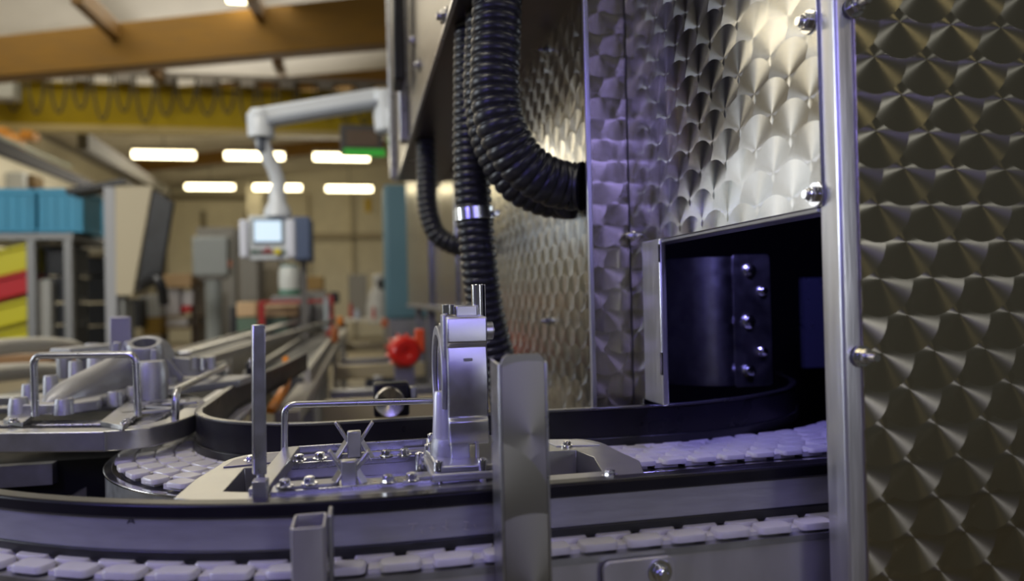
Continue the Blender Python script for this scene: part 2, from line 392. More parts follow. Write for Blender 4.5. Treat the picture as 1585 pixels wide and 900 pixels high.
# rack with blue crates and slanted bins
RACK = mat('rack grey', (.27, .27, .27), .45, .4)
Yr = 5.2
t = thing('storage_rack', 'grey steel rack at the left edge holding blue crates and slanted bins', 'rack', (at(40, 400, Yr).x, Yr+.2, Zf))
def post(b, x, Y, w=.05):
    p = at(x, 400, Y); b.box((p.x-w/2, Y-w/2, Zf), (p.x+w/2, Y+w/2, at(x, 366, Y).z))
for x, Y in ((50, Yr), (107, Yr), (66, Yr+.6), (116, Yr+.6), (-60, Yr)):
    b = MB(); post(b, x, Y, .05); b.build('post', RACK, t, bev=.004)
b = MB(); pbox(b, -70, 361, 113, 372, Yr-.03, .7); b.build('top_shelf', RACK, t, bev=.004)
BLUE = mat('blue crate plastic', (.05, .30, .48), .5, 0, .1, 8, .05)
def crate(x0, y0, x1, y1, Y, d, label, m=BLUE, group=None, cat='crate', name='plastic_crate', rims=True):
    p = at(x0, y1, Y); q = at(x1, y0, Y); t = thing(name, label, cat, ((p.x+q.x)/2, Y+d/2, p.z), group)
    b = MB(); w = q.x-p.x; b.box((p.x+.02*w, Y+.01, p.z), (q.x-.02*w, Y+d-.01, q.z-.01)); b.build('body', m, t, bev=.006)
    b = MB(); b.box((p.x, Y, q.z-.04), (q.x, Y+d, q.z)); b.build('rim', m, t, bev=.004)
    b = MB(); b.box((p.x, Y, p.z+.0), (q.x, Y+d, p.z+.025)); b.build('base', m, t, bev=.004)
    if rims:
        b = MB()
        for k in range(4):
            x = p.x+w*(k+.6)/4.4; b.box((x, Y+.004, p.z+.02), (x+.012, Y+.014, q.z-.03))
        b.build('ribs', m, t)
    return t
crate(-22, 292, 54, 360, Yr, .38, 'blue plastic crate at the left edge on top of the rack', group='blue crates on the rack')
crate(57, 292, 128, 360, Yr, .38, 'blue plastic crate on the right end of the rack top', group='blue crates on the rack')
crate(132, 308, 163, 368, 6.5, .5, 'darker blue crate further back beside the tall grey cabinet')
def binn(x0, y0, x1, y1, Y, m, label, tilt=.42):
    """open-fronted picking bin lying with its near end lifted"""
    p = at(x0, y1, Y); q = at(x1, y0, Y); w = q.x-p.x; h = q.z-p.z
    t = thing('storage_bin', label, 'bin', (p.x, Y, p.z), 'slanted bins in the rack')
    b = MB(); vs = []
    for y in (Y, Y+.35):
        vs += [Vector((p.x-.1, y, p.z-.4*tilt*w)), Vector((q.x, y, p.z+.4*tilt*w)), Vector((q.x, y, q.z+.15*tilt*w)), Vector((p.x-.1, y, q.z-.65*tilt*w))]
    b.poly(vs, [(0,1,2,3),(7,6,5,4),(0,4,5,1),(1,5,6,2),(2,6,7,3),(3,7,4,0)]); b.build('body', m, t, bev=.012)
    b = MB(); b.bar(Vector((p.x-.1, Y-.006, q.z-.65*tilt*w)), Vector((q.x+.005, Y-.006, q.z+.15*tilt*w)), .02, .03, (0, 1, 0)); b.build('rim', m, t)
YB = mat('yellow bin plastic', (.62, .56, .02), .4); RB = mat('red bin plastic', (.52, .015, .02), .4)
binn(-40, 384, 43, 432, Yr, YB, 'yellow bin with a lifted end, topmost in the rack')
binn(-40, 426, 43, 468, Yr, RB, 'red bin between the yellow ones in the rack')
binn(-40, 468, 43, 512, Yr, YB, 'yellow bin just below the red one in the rack')
binn(-40, 510, 43, 545, Yr, YB, 'yellow bin lowest in the rack, mostly hidden')
GB = mat('charcoal crate plastic', (.030, .034, .042), .5); GB2 = mat('near black crate plastic', (.012, .012, .014), .5)
for k, (y0, y1) in enumerate(((380, 426), (428, 468), (470, 503), (505, 555))):
    crate(68, y0, 104, y1, Yr+.12, .4, ['charcoal crate between the rack posts, uppermost', 'charcoal crate between the rack posts, second from top', 'charcoal crate between the rack posts, third from top', 'charcoal crate between the rack posts, lowest'][k], GB, 'charcoal crates between the rack posts')
for k, (y0, y1) in enumerate(((393, 428), (430, 468), (470, 505), (507, 570))):
    crate(114, y0, 164, y1, 6.4, .5, ['near black crate right of the rack, uppermost', 'near black crate right of the rack, second from top', 'near black crate right of the rack, third from top', 'near black crate right of the rack, lowest'][k], GB2, 'black crates right of the rack')
tag(pbox(MB(), 60, 432, 78, 540, Yr+.02, .1).build('white_tube', mat('off white', (.42, .42, .40), .5), None, bev=.02), 'off white upright casing between the rack posts', 'casing')
tag(pbox(MB(), 112, 366, 165, 392, 6.5, .5).build('grey_bundle', mat('grey wrap', (.16, .16, .15), .6), None, bev=.03), 'grey wrapped bundle on top of the black crates', 'bundle')
tag(pbox(MB(), 128, 384, 165, 396, 6.2, .3).build('wooden_board', mat('pale board', (.50, .42, .28), .6), None, bev=.004), 'pale board lying across the black crates', 'board')

# black lidded thing above, on the wall
b = MB(); b.bar(at(112, 300, 4.7), at(200, 284, 4.7), .2, .03, (0, 0, 1)); tag(b.build('dark_tray', BLACK, None), 'dark tray jutting left from the top of the tall cream cabinet', 'tray')
# window like panels at far left
t = MB(); pbox(t, 8, 266, 38, 296, 14.4, .25); tag(t.build('white_case', mat('pale case', (.52, .54, .55), .4), None, bev=.03), 'pale case on the wall above the blue crates', 'case')
t = MB(); pbox(t, 40, 270, 54, 292, 14.5, .4); tag(t.build('brown_case', mat('brown case', (.12, .07, .02), .5), None, bev=.03), 'small dark brown case beside the pale case on the wall', 'case')

# tall cabinet with tilted board
Yc = 4.6
t = thing('tall_cabinet', 'tall cream sided cabinet with a dark board leaning from its right side', 'cabinet', (at(200, 400, Yc).x, Yc+.2, Zf))
b = MB(); pbox(b, 164, 289, 178, 545, Yc, .06); b.build('side_frame', mat('cabinet grey', (.36, .36, .37), .45), t, bev=.006)
b = MB(); z = [at(178, 288, Yc), at(236, 288, Yc), at(206, 458, Yc), at(178, 458, Yc)]; z += [v+Vector((0, .3, 0)) for v in z]
b.poly(z, [(0,1,2,3),(7,6,5,4),(0,4,5,1),(1,5,6,2),(2,6,7,3),(3,7,4,0)]); b.build('cream_panel', mat('cabinet cream', (.50, .43, .29), .55), t, bev=.006)
b = MB(); z = [at(237, 294, Yc-.01), at(268, 312, Yc-.01), at(248, 436, Yc-.01), at(211, 452, Yc-.01)]; z += [v+Vector((0, .05, 0)) for v in z]
b.poly(z, [(0,1,2,3),(7,6,5,4),(0,4,5,1),(1,5,6,2),(2,6,7,3),(3,7,4,0)]); b.build('tilted_board', mat('charcoal board', (.020, .021, .024), .5, 0, .2, 12, .5), t, bev=.006)
b = MB(); b.tube(smooth([at(218, 440, Yc), at(240, 430, Yc-.05), at(250, 445, Yc-.05), at(254, 470, Yc)]), .03, 8); b.build('cable', BLACK, t)
b = MB(); pbox(b, 176, 458, 192, 545, Yc+.05, .1); pbox(b, 192, 470, 200, 545, Yc+.2, .1); b.build('stand', mat('pale stand', (.36, .37, .36), .5), t)

# shelf between
t = thing('shelf_unit', 'brown shelf unit with packages behind the leaning board', 'shelf', (at(270, 480, 8.5).x, 8.7, Zf))
BR = mat('dark brown wood', (.055, .035, .022), .6); BRL = mat('shelf board', (.30, .19, .09), .6)
for x in (252, 300, 330):
    b = MB(); p = at(x, 480, 8.5); b.box((p.x-.03, 8.5, Zf), (p.x+.03, 8.56, at(x, 436, 8.5).z)); b.build('upright', BR, t)
for y in (424, 489, 507, 540):
    b = MB(); pbox(b, 250, y, 302, y+4, 8.5, .5); b.build('shelf_board', BRL, t)
CARD = mat('cardboard', (.42, .28, .15), .7, 0, .1, 5, .08); OFFW = mat('white carton', (.52, .50, .53), .6); OCH = mat('ochre box', (.22, .13, .01), .6)
def sbox(x0, y0, x1, y1, Y, d, m, label, cat='box', name='cardboard_box', bev=.01, floor=False):
    b = MB(); pbox(b, x0, y0, x1, y1, Y, d)
    if floor:
        for v in b.bm.verts:
            if v.co.z < at(x0, (y0+y1)/2, Y).z: v.co.z = Zf
    return tag(b.build(name, m, None, bev=bev), label, cat)
sbox(254, 425, 296, 446, 8.4, .4, CARD, 'brown carton on the top of the shelf unit')
sbox(255, 447, 277, 489, 8.45, .3, OFFW, 'tall white carton on the middle shelf', name='white_carton')
sbox(282, 450, 298, 474, 8.45, .3, OFFW, 'small white carton right of the tall one on the shelf', name='white_carton')
sbox(281, 474, 295, 484, 8.42, .3, RB, 'small red packet on the middle shelf', 'packet', 'red_packet')
sbox(255, 494, 290, 506, 8.45, .3, OFFW, 'flat white carton on the low shelf', name='white_carton')
sbox(216, 456, 247, 492, 8.2, .3, mat('grey carton', (.33, .33, .32), .6), 'grey carton under the leaning board', name='grey_carton')
sbox(220, 492, 248, 520, 8.2, .3, OCH, 'ochre box under the grey carton', name='ochre_box')
sbox(200, 462, 218, 508, 8., .3, GB2, 'black case right of the cabinet stand', 'case', 'black_case')

# grey electrical cabinet on a post
Yb = 6.5
t = thing('switch_box', 'light grey electrical box on a round post', 'box', (at(330, 480, Yb).x, Yb, Zf))
LG = mat('light grey enclosure', (.37, .40, .40), .45, 0, .1, 4, .04)
b = MB(); pbox(b, 298, 366, 352, 428, Yb, .2); enc = b.build('enclosure', LG, t, bev=.01)
b = MB(); pbox(b, 300, 368, 350, 426, Yb-.012, .012); b.build('door', LG, enc, bev=.004)
b = MB(); pbox(b, 353, 403, 358, 414, Yb+.02, .04); b.build('button', mat('orange button', (.5, .12, .02), .4), t, bev=.005)
b = MB(); p = at(330, 430, Yb+.1); b.cyl((p.x, Yb+.1, Zf), (p.x, Yb+.1, p.z), .065); b.build('post', LG, t)
b = MB(); pbox(b, 308, 428, 346, 433, Yb+.02, .16); b.build('bracket', GREYP, t)
# tall grey cupboards behind it
GC = mat('grey cupboard', (.25, .24, .22), .5, .2)
t = thing('grey_cupboard', 'tall dull grey cupboard behind the grey electrical box', 'cupboard', (at(345, 400, 9.).x, 9.3, Zf))
b = MB(); p, q = at(304, 360, 9.), at(364, 352, 9.); b.box((p.x, 9., Zf), (q.x, 9.6, q.z)); b.build('body', GC, t, bev=.01)
b = MB(); b.box((p.x+.03, 8.98, Zf+.1), ((p.x+q.x)/2-.01, 9., q.z-.05)); b.build('door', GC, t)
b = MB(); b.box(((p.x+q.x)/2+.01, 8.98, Zf+.1), (q.x-.03, 9., q.z-.05)); b.build('door', GC, t)
t = thing('grey_cupboard', 'narrow grey cupboard below and behind the operator panel', 'cupboard', (at(385, 400, 8.4).x, 8.6, Zf))
b = MB(); p, q = at(368, 360, 8.4), at(400, 392, 8.4); b.box((p.x, 8.4, Zf), (q.x, 8.9, q.z)); b.build('body', mat('cupboard grey brown', (.22, .20, .18), .5), t, bev=.01)
b = MB(); b.box((p.x+.02, 8.385, Zf+.1), (q.x-.02, 8.4, q.z-.03)); b.build('door', GC, t)
sbox(402, 400, 432, 462, 9.4, .4, mat('beige cover', (.33, .29, .22), .6), 'beige cover standing behind the white bucket', 'cover', 'beige_cover', floor=True)

# operator panel on a swing arm
Yh = 3.0
PG = mat('panel light grey', (.66, .70, .72), .4, 0, .05, 4, .03)
t = thing('operator_panel', 'light grey touch screen panel hanging from a jointed swing arm', 'control panel', tuple(at(415, 400, Yh)))
b = MB(); pbox(b, 386, 334, 446, 403, Yh, .07); hs = b.build('housing', PG, t, bev=.006)
b = MB(); pbox(b, 391, 338, 439, 378, Yh-.006, .006); b.build('screen_bezel', mat('bezel grey', (.24, .30, .34), .4), hs, bev=.002)
b = MB(); pbox(b, 394, 342, 435, 374, Yh-.009, .004); b.build('screen', mat('lit screen', (.5, .6, .7), .2, emit=(.62, .78, .92), es=.75), hs)
for x in (371, 444):
    b = MB(); pbox(b, x, 340, x+12, 399, Yh-.01, .05); b.build('grip', mat('grip pale grey', (.74, .76, .84), .4), hs, bev=.006)
for x, cc in ((392, (.03, .12, .08)), (397, (.03, .12, .08)), (404, (.03, .10, .08)), (408, (.35, .02, .02)), (414, (.35, .03, .02)), (420, (.4, .04, .02)), (440, (.03, .12, .08))):
    b = MB(); p = at(x, 390, Yh-.006); b.cyl(p, p+Vector((0, .008, 0)), .006, n=10); b.build('button', mat('button %d' % int(cc[0]*100+cc[1]*1000), cc, .4), hs)
b = MB(); p = at(414, 387, Yh-.006); b.poly([p+Vector((-.013, 0, -.008)), p+Vector((.013, 0, -.008)), p+Vector((0, 0, .014)), p+Vector((-.013, .006, -.008)), p+Vector((.013, .006, -.008)), p+Vector((0, .006, .014))], [(0,1,2),(5,4,3),(0,3,4,1),(1,4,5,2),(2,5,3,0)]); b.build('warning_triangle', mat('button red', (.35, .03, .02), .4), hs)
b = MB(); p = at(430, 390, Yh-.006); b.cyl(p-Vector((0, .012, 0)), p+Vector((0, .008, 0)), .013, n=18); b.build('stop_button', mat('button yellow', (.75, .62, .03), .4), hs, bev=.002)
b = MB(); pbox(b, 386, 385, 440, 396, Yh-.002, .003); b.build('button_strip', mat('strip grey', (.36, .38, .37), .4), hs)
ARM = mat('arm light grey', (.68, .71, .74), .35, .0, .05, 5, .04)
p0 = at(430, 336, Yh+.03); 
b = MB(); b.lathe([(.0, 0), (.055, 0), (.05, .03), (.033, .06), (.03, .12), (.0, .12)], p0, (0, 0, 1), 20); b.build('neck', ARM, t)
b = MB(); b.tube(smooth([p0+Vector((0, 0, .1)), at(431, 285, Yh+.03), at(424, 262, Yh+.02), at(410, 232, Yh), at(406, 215, Yh)]), .028, 14); b.build('drop_tube', ARM, t)
b = MB(); pbox(b, 398, 206, 412, 236, Yh-.03, .05); b.build('joint_cover', mat('joint slate', (.06, .07, .09), .4), t, bev=.01)
b = MB(); b.cyl(at(402, 212, Yh), at(402, 176, Yh), .045, .05, n=20); b.build('elbow', ARM, t, bev=.008)
b = MB(); b.lathe([(0, -.06), (.05, -.06), (.052, .0), (.04, .05), (0, .06)], at(404, 190, Yh), (0, 0, 1), 20); b.build('elbow_cap', ARM, t)
q0, q1 = at(400, 184, Yh), at(590, 152, Yh); b = MB(); b.bar(q0, q1, .07, .075); b.build('boom', ARM, t, bev=.012)
b = MB(); b.bar(at(412, 187, Yh-.04), at(584, 158, Yh-.04), .012, .02); b.build('boom_rib', mat('arm shade', (.34, .37, .42), .35), t)
b = MB(); b.cyl(at(594, 142, Yh), at(600, 205, Yh), .055, .05, n=20); b.build('shoulder', ARM, t, bev=.01)
b = MB(); b.bar(at(600, 200, Yh), at(625, 196, Yh), .12, .14); b.build('wall_mount', ARM, t, bev=.01)
sbox(452, 335, 480, 403, 3.6, .25, mat('slate blue enclosure', (.085, .115, .20), .45), 'slate blue enclosure right behind the operator panel', 'box', 'blue_enclosure')
sbox(420, 457, 480, 480, 4.4, .25, mat('grey bracket paint', (.20, .20, .20), .5), 'dull grey stand carrying the white bucket', 'stand', 'bucket_stand', floor=True)
b = MB(); p = at(467, 403, 3.7); b.box((p.x-.015, 3.8, Zf), (p.x+.015, 3.83, p.z)); tag(b.build('enclosure_post', mat('post brown grey', (.12, .11, .10), .6), None), 'thin grey post carrying the slate blue enclosure', 'post')

# white bucket with green base
t = thing('white_bucket', 'white bucket with dark green base standing below the operator panel', 'bucket', tuple(at(449, 455, 4.5)))
p = at(449, 452, 4.5); p.z = at(450, 457, 4.4).z+.021; b = MB(); b.lathe([(0, 0), (.058, 0), (.064, .06), (.060, .13), (.050, .15), (0, .15)], p, (0, 0, 1), 28); b.build('bucket_body', mat('bucket white', (.60, .62, .58), .4), t)
b = MB(); b.lathe([(0, -.02), (.066, -.02), (.064, .012), (0, .012)], p, (0, 0, 1), 28); b.build('green_base', mat('base green', (.06, .18, .12), .5), t)
b = MB(); b.lathe([(0, .15), (.052, .15), (.050, .165), (0, .165)], p, (0, 0, 1), 28); b.build('lid', mat('lid teal', (.06, .16, .17), .4), t)
sbox(473, 450, 504, 470, 6.45, .4, GREYP, 'grey pedestal carrying the tan carton', 'pedestal', 'grey_pedestal', floor=True)
sbox(475, 428, 500, 450, 6.5, .25, mat('tan carton', (.32, .19, .05), .6), 'tan carton to the right of the white bucket')

# red frame with cartons
RED = mat('red paint', (.33, .016, .014), .45)
t = thing('gantry', 'red steel frame standing above the far conveyors', 'frame', tuple(at(450, 500, 4.2)))
b = MB(); pbox(b, 400, 464, 503, 471, 4.2, .05); b.build('cross_bar', RED, t, bev=.004)
b = MB(); pbox(b, 400, 470, 409, 505, 4.2, .04); b.build('upright', RED, t, bev=.004)
b = MB(); pbox(b, 505, 458, 516, 525, 4.3, .04); b.build('upright', RED, t, bev=.004)
b = MB(); pbox(b, 502, 460, 509, 512, 4.15, .04); b.build('white_upright', LG, t, bev=.004)['label'] = 'pale grey upright'
CARD2 = mat('light carton', (.55, .37, .20), .65)
sbox(366, 467, 397, 492, 4.3, .2, CARD2, 'light brown carton left of the red upright')
sbox(409, 471, 461, 491, 4.3, .2, CARD2, 'light brown carton hanging right of the red upright')
sbox(367, 492, 400, 517, 4.3, .2, mat('dull green', (.10, .16, .11), .5), 'dull green crate under the left light carton', 'crate', 'green_crate')
sbox(409, 492, 447, 517, 4.3, .2, mat('dark green', (.05, .08, .06), .5), 'dark green crate under the right light carton', 'crate', 'green_crate')
t = thing('roller_table', 'low grey table under the cartons and the green crates', 'table', tuple(at(400, 520, 4.4)))
b = MB(); pbox(b, 350, 517, 470, 521, 4.25, .5); b.build('table_top', GREYP, t)
for x in (354, 462):
    p = at(x, 521, 4.3); b = MB(); b.box((p.x, 4.3, Zf), (p.x+.04, 4.34, p.z)); b.build('leg', GREYP, t)
sbox(356, 474, 368, 520, 4.4, .2, GB2, 'black upright crate left of the green crate', 'crate', 'black_crate')
sbox(462, 472, 500, 500, 4.6, .1, mat('pale panel', (.40, .40, .38), .5), 'pale grey cabinet right of the cartons', 'cabinet', 'grey_cabinet')

# robot and small coloured items
t = thing('robot_arm', 'white rounded robot arm with a black joint left of the teal column', 'robot', tuple(at(588, 500, 8.)))
RW = mat('robot white', (.50, .50, .49), .4)
def PT(x, y, Y=8.): return at(x, y, Y)
b = MB(); b.tube(smooth([PT(586, 500), PT(586, 470), PT(590, 448), PT(588, 425)]), lambda i: (.13, .12, .085, .06)[min(3, i//12)], 16); b.build('body', RW, t, ang=60)
b = MB(); b.tube(smooth([PT(590, 452), PT(602, 462), PT(606, 492)]), .055, 12); b.build('forearm', RW, t)
b = MB(); b.cyl(PT(592, 440, 7.88), PT(592, 440, 8.1), .06); b.build('black_joint', BLACK, t)
for x0, y0, x1, y1, Y, c, lb in ((540, 468, 546, 492, 6.5, (.40, .04, .03), 'small red bottle left of the robot arm'), (548, 478, 558, 494, 6.4, (.40, .42, .48), 'pale bottle beside the red bottle'),
                                 (576, 474, 581, 494, 6.2, (.42, .08, .04), 'small red bottle in front of the robot arm'), (590, 492, 602, 506, 5.8, (.5, .12, .05), 'small orange red canister in front of the robot')):
    p, q = at(x0, y1, Y), at(x1, y0, Y); r = (q.x-p.x)/2; h = q.z-p.z
    b = MB(); b.lathe([(0, 0), (r, 0), (r, h*.7), (r*.4, h*.85), (r*.4, h), (0, h)], ((p.x+q.x)/2, Y, p.z), (0, 0, 1), 14)
    tag(b.build('bottle', mat(lb[:16], c, .4), None), lb, 'bottle')
sbox(510, 452, 524, 470, 5., .2, GB2, 'black device on the right end of the red frame', 'device', 'black_device')
sbox(521, 490, 532, 506, 3.2, .05, mat('orange plastic', (.50, .16, .01), .45), 'orange block on the conveyor end below the red frame', 'block', 'orange_block')
sbox(512, 506, 524, 532, 3., .03, mat('orange brown', (.30, .09, .02), .45), 'brownish orange bracket under the orange block', 'bracket', 'orange_bracket')
# bench behind
t = thing('work_bench', 'long dark work bench in front of the far wall', 'bench', (at(570, 500, 6.6).x, 6.7, Zf))
b = MB(); pbox(b, 520, 494, 700, 499, 6.2, 1.2); b.build('bench_top', GREYP, t)
for x in (530, 600, 680):
    b = MB(); p = at(x, 500, 6.3); b.box((p.x-.03, 6.3, Zf), (p.x+.03, 6.36, p.z)); b.build('leg', GREYP, t)
sbox(540, 425, 568, 492, 9.5, .3, mat('grey locker', (.30, .28, .24), .5), 'dull grey locker on the bench beside the robot arm', 'locker', 'grey_locker')

# teal column
t = thing('teal_column', 'tall teal painted machine column left of the steel flank', 'column', (at(618, 480, 5.).x, 5.2, Zf))
TEAL = mat('teal paint', (.095, .19, .235), .45, 0, .05, 2, .06)
p, q = at(598, 495, 5.), at(672, 286, 5.); b = MB(); b.box((p.x, 5., p.z), (q.x, 5.35, q.z)); b.build('shaft', TEAL, t, bev=.02)
b = MB(); b.box((p.x+.02, 5.02, Zf), (q.x, 5.3, p.z)); b.build('plinth', STEELD, t)
# lit green display
t = thing('wall_display', 'dark framed monitor with a green lit lower edge near the swing arm end', 'monitor', tuple(at(560, 215, 3.8)))
b = MB(); pbox(b, 527, 194, 592, 240, 3.8, .05); b.build('frame', mat('monitor dark', (.035, .03, .028), .4), t, bev=.006)
b = MB(); pbox(b, 536, 202, 584, 226, 3.795, .01); b.build('screen', mat('dim screen', (.09, .06, .04), .3), t)
b = MB(); pbox(b, 532, 231, 596, 241, 3.79, .01); b.build('green_bar', mat('green bar', (.02, .25, .02), .4, emit=(.02, .3, .02), es=.35), t)
sbox(600, 206, 614, 226, 3.2, .05, mat('leaf green', (.16, .35, .10), .5), 'light green tag on the swing arm mount', 'tag', 'green_tag')

# ------------------------------------------------------------ receding far conveyors
TB = mat('conveyor side beige', (.40, .38, .33), .45, .4, .1, 20, .1)
def far_conveyor(x0, x1, y0, y1, z, label, rails=True):
    t = thing('conveyor', label, 'conveyor', ((x0+x1)/2, (y0+y1)/2, Zf))
    b = MB(); b.box((x0+.02, y0, z-.04), (x1-.02, y1, z-.01)); b.build('bed', mat('bed dark', (.08, .08, .085), .5, .3), t)
    for x in (x0, x1-.02):
        b = MB(); b.box((x, y0, z-.10), (x+.02, y1, z+.012)); b.build('side_rail', TB, t, bev=.003)
    k = 0
    for y in (y0+.1, y1-.2):
        for x in (x0, x1-.03):
            b = MB(); b.box((x, y, Zf), (x+.03, y+.04, z-.1)); b.build('leg', STEELD, t)
    return t
far_conveyor(-.62, -.36, 2.2, 6.5, -.165, 'left one of the two long conveyors running to the far wall')
far_conveyor(-.30, -.13, 2.0, 4.6, -.19, 'right one of the two long conveyors, ending near the orange block')
# rail on posts over right conveyor
b = MB(); b.bar((-.36, 1.75, -.135), (-.13, 4.4, -.11), .016, .022); tag(b.build('guide_bar', TB, None, bev=.003), 'slim pale bar running along the right far conveyor', 'bar')
b = MB(); b.bar((-.42, 1.9, -.12), (-.30, 5.2, -.10), .03, .012); tag(b.build('guide_bar', STEEL, None, bev=.003), 'flat steel bar running along the left far conveyor', 'bar')
# broad grey beam on the floor side
a_, b_ = atz(445, 648, -.23), atz(527, 522, -.23)
b = MB(); b.bar(a_, b_+(b_-a_)*.3, .05, .03); tag(b.build('support_beam', mat('beam grey brown', (.34, .31, .27), .5, .3), None, bev=.004), 'broad grey brown beam running away behind the black guard', 'beam')
# bed with cross members between beam and machine
t = thing('transfer_bed', 'low brown machine base with pale cross bars behind the black guard', 'machine bed', (.1, 2.4, Zf))
b = MB(); b.box((-.09, 1.3, -.62), (.27, 4.9, -.55)); b.build('tray', mat('oily tray', (.17, .13, .07), .3, .2, .2, 4, .5), t)
for k, y in enumerate((1.55, 2.0, 2.5, 3.1, 3.8, 4.8)):
    b = MB(); b.box((-.10, y, -.36+.03*(k % 2)), (.27, y+.05, -.30+.03*(k % 2))); b.build('cross_bar', mat('bar beige', (.40, .34, .22), .4, .3) if k % 2 else STEELD, t, bev=.004)
for k, (x, y) in enumerate(((.0, 1.8), (.12, 2.3), (.05, 2.9), (.2, 3.4), (.26, 2.0), (.26, 2.7))):
    b = MB(); b.box((x, y, -.55), (x+.035, y+.035, -.30)); b.build('strut', STEELD, t, bev=.004)
b = MB(); b.box((.02, 3.2, -.42), (.16, 3.3, -.32)); b.build('cover', mat('cover blue grey', (.12, .14, .22), .4), t, bev=.01)
for x in (-.08, .22):
    for y in (1.32, 4.8):
        b = MB(); b.box((x, y, Zf), (x+.04, y+.04, -.62)); b.build('foot', STEELD, t)
# red motor
t = thing('red_motor', 'bright red round motor behind the black guard', 'motor', tuple(at(629, 546, 2.1)))
RM = mat('motor red', (.50, .008, .002), .35, 0, .1, 10, .06); p = at(629, 546, 2.1); ax = Vector((.10, -1, -.02)).normalized()
b = MB(); b.lathe([(0, .0), (.012, .0), (.016, .004), (.034, .004), (.040, -.004), (.046, -.02), (.046, -.03), (.042, -.032), (.042, -.10), (0, -.10)], p, ax, 32); b.build('housing', RM, t)
for k in range(12):
    a = 2*PI*k/12; u = ax.orthogonal().normalized(); v = ax.cross(u); dd_ = u*math.cos(a)+v*math.sin(a)
    b = MB(); b.bar(p-ax*.034+dd_*.046, p-ax*.095+dd_*.046, .004, .010, dd_); b.build('fin', RM, t)
b = MB(); b.box((p.x+.028, p.y+.02, p.z-.005), (p.x+.055, p.y+.05, p.z+.065)); b.build('terminal_box', mat('motor orange', (.62, .07, .015), .35), t, bev=.004)
b = MB(); b.box((p.x-.03, p.y+.10, -.55), (p.x+.03, p.y+.13, p.z)); b.build('bracket', STEELD, t)
# black block with turned steel knob
t = thing('adjuster_block', 'black block with a turned steel knob above the black guard', 'adjuster', tuple(at(608, 640, 1.0)))
p = at(579, 646, 1.0); q = at(638, 592, 1.0)
b = MB(); b.box((p.x, 1.0, -.16), (q.x-.004, 1.03, q.z)); b.build('block', BLACKG, t, bev=.004)
c = at(603, 622, .995); b = MB(); b.lathe([(0, .006), (.004, .008), (.0185, .012), (.0205, .006), (.0205, -.004), (0, -.004)], c, (0, -1, 0), 36); b.build('knob', mat('turned steel', (.6, .58, .56), .25, 1, aniso=.0), t)
b = MB(); p = at(634, 610, 1.0); b.box((p.x, 1.005, p.z-.009), (p.x+.011, 1.02, p.z+.009)); b.build('clamp', STEELD, t, bev=.003)
# orange bent strip and black sensor by far left curve
b = MB(); b.tube(smooth([at(444, 560, 1.75), at(446, 585, 1.7), at(436, 612, 1.62), at(416, 636, 1.5)]), .0, 4)
b.bm.clear(); pts = smooth([at(443, 556, 1.75), at(446, 583, 1.7), at(438, 606, 1.62), at(418, 636, 1.5)], 6)
for a, c in zip(pts, pts[1:]): b.bar(a, c, .012, .016, (0, 1, .2))
tag(b.build('orange_guard', mat('orange guard', (.62, .20, .012), .4), None), 'bent orange strip beside the far conveyor curve', 'guard')
t = thing('proximity_sensor', 'small black sensor on a bracket behind the tall upright bar', 'sensor', tuple(at(387, 590, 1.4)))
b = MB(); pbox(b, 381, 560, 393, 592, 1.4, .02); b.build('body', BLACK, t, bev=.002)
b = MB(); pbox(b, 385, 556, 390, 570, 1.395, .006); b.build('indicator', CHROME, t, bev=.001)
b = MB(); pbox(b, 383, 592, 392, 630, 1.42, .008); b.build('bracket', STEELD, t)
b = MB(); pbox(b, 424, 590, 478, 600, 2.0, .05); b.bm.clear()

# ------------------------------------------------------------ pale curved tubes far left
PT_ = mat('pale rail', (.56, .54, .50), .4, .2)
for k, (y, ww, Y, lb) in enumerate(((540, .045, 2.3, 'upper pale curved rail at the left edge'), (580, .04, 1.9, 'lower pale curved rail at the left edge'))):
    pts = smooth([at(-80, y+10, Y-.3), at(0, y-2, Y), at(70, y-6, Y+.25), at(112, y-2, Y+.5), at(130, y+8, Y+.9)])
    b = MB(); b.tube(pts, ww*.55, 12); tag(b.build('curved_rail', PT_, None), lb, 'rail')
b = MB(); pbox(b, -30, 548, 118, 570, 2.6, .1); tag(b.build('brown_board', mat('board brown', (.30, .17, .08), .6), None), 'brownish board between the pale curved rails', 'board')
b = MB(); b.bar(at(-40, 630, 1.45), at(180, 573, 2.4), .05, .012); tag(b.build('edge_strip', mat('strip dark', (.12, .11, .09), .4), None, bev=.002), 'dark straight edge strip behind the left fixture', 'strip')
# side plate / bed of left conveyor
t = thing('conveyor', 'dark bed of the conveyor carrying the left fixture', 'conveyor', (-.6, 1.25, Zf))
b = MB(); b.box((-1.6, .97, -.30), (-.30, 1.65, -.185)); b.build('bed', DARK, t)
b = MB(); b.box((-1.6, .955, -.21), (-.36, .97, -.185)); b.build('wear_strip', STEELD, t)
b = MB(); b.bar((-.36, .95, -.245), (-.29, 1.0, -.20), .004, .012); b.build('diagonal_brace', STEEL, t)
b = MB(); b.box((-.47, .93, -.40), (-.46, .96, -.18)); b.build('seam_plate', mat('dark green plate', (.012, .02, .018), .4), t)
for x in (-1.5, -.5):
    b = MB(); b.box((x, 1.2, Zf), (x+.04, 1.24, -.3)); b.build('leg', STEELD, t)

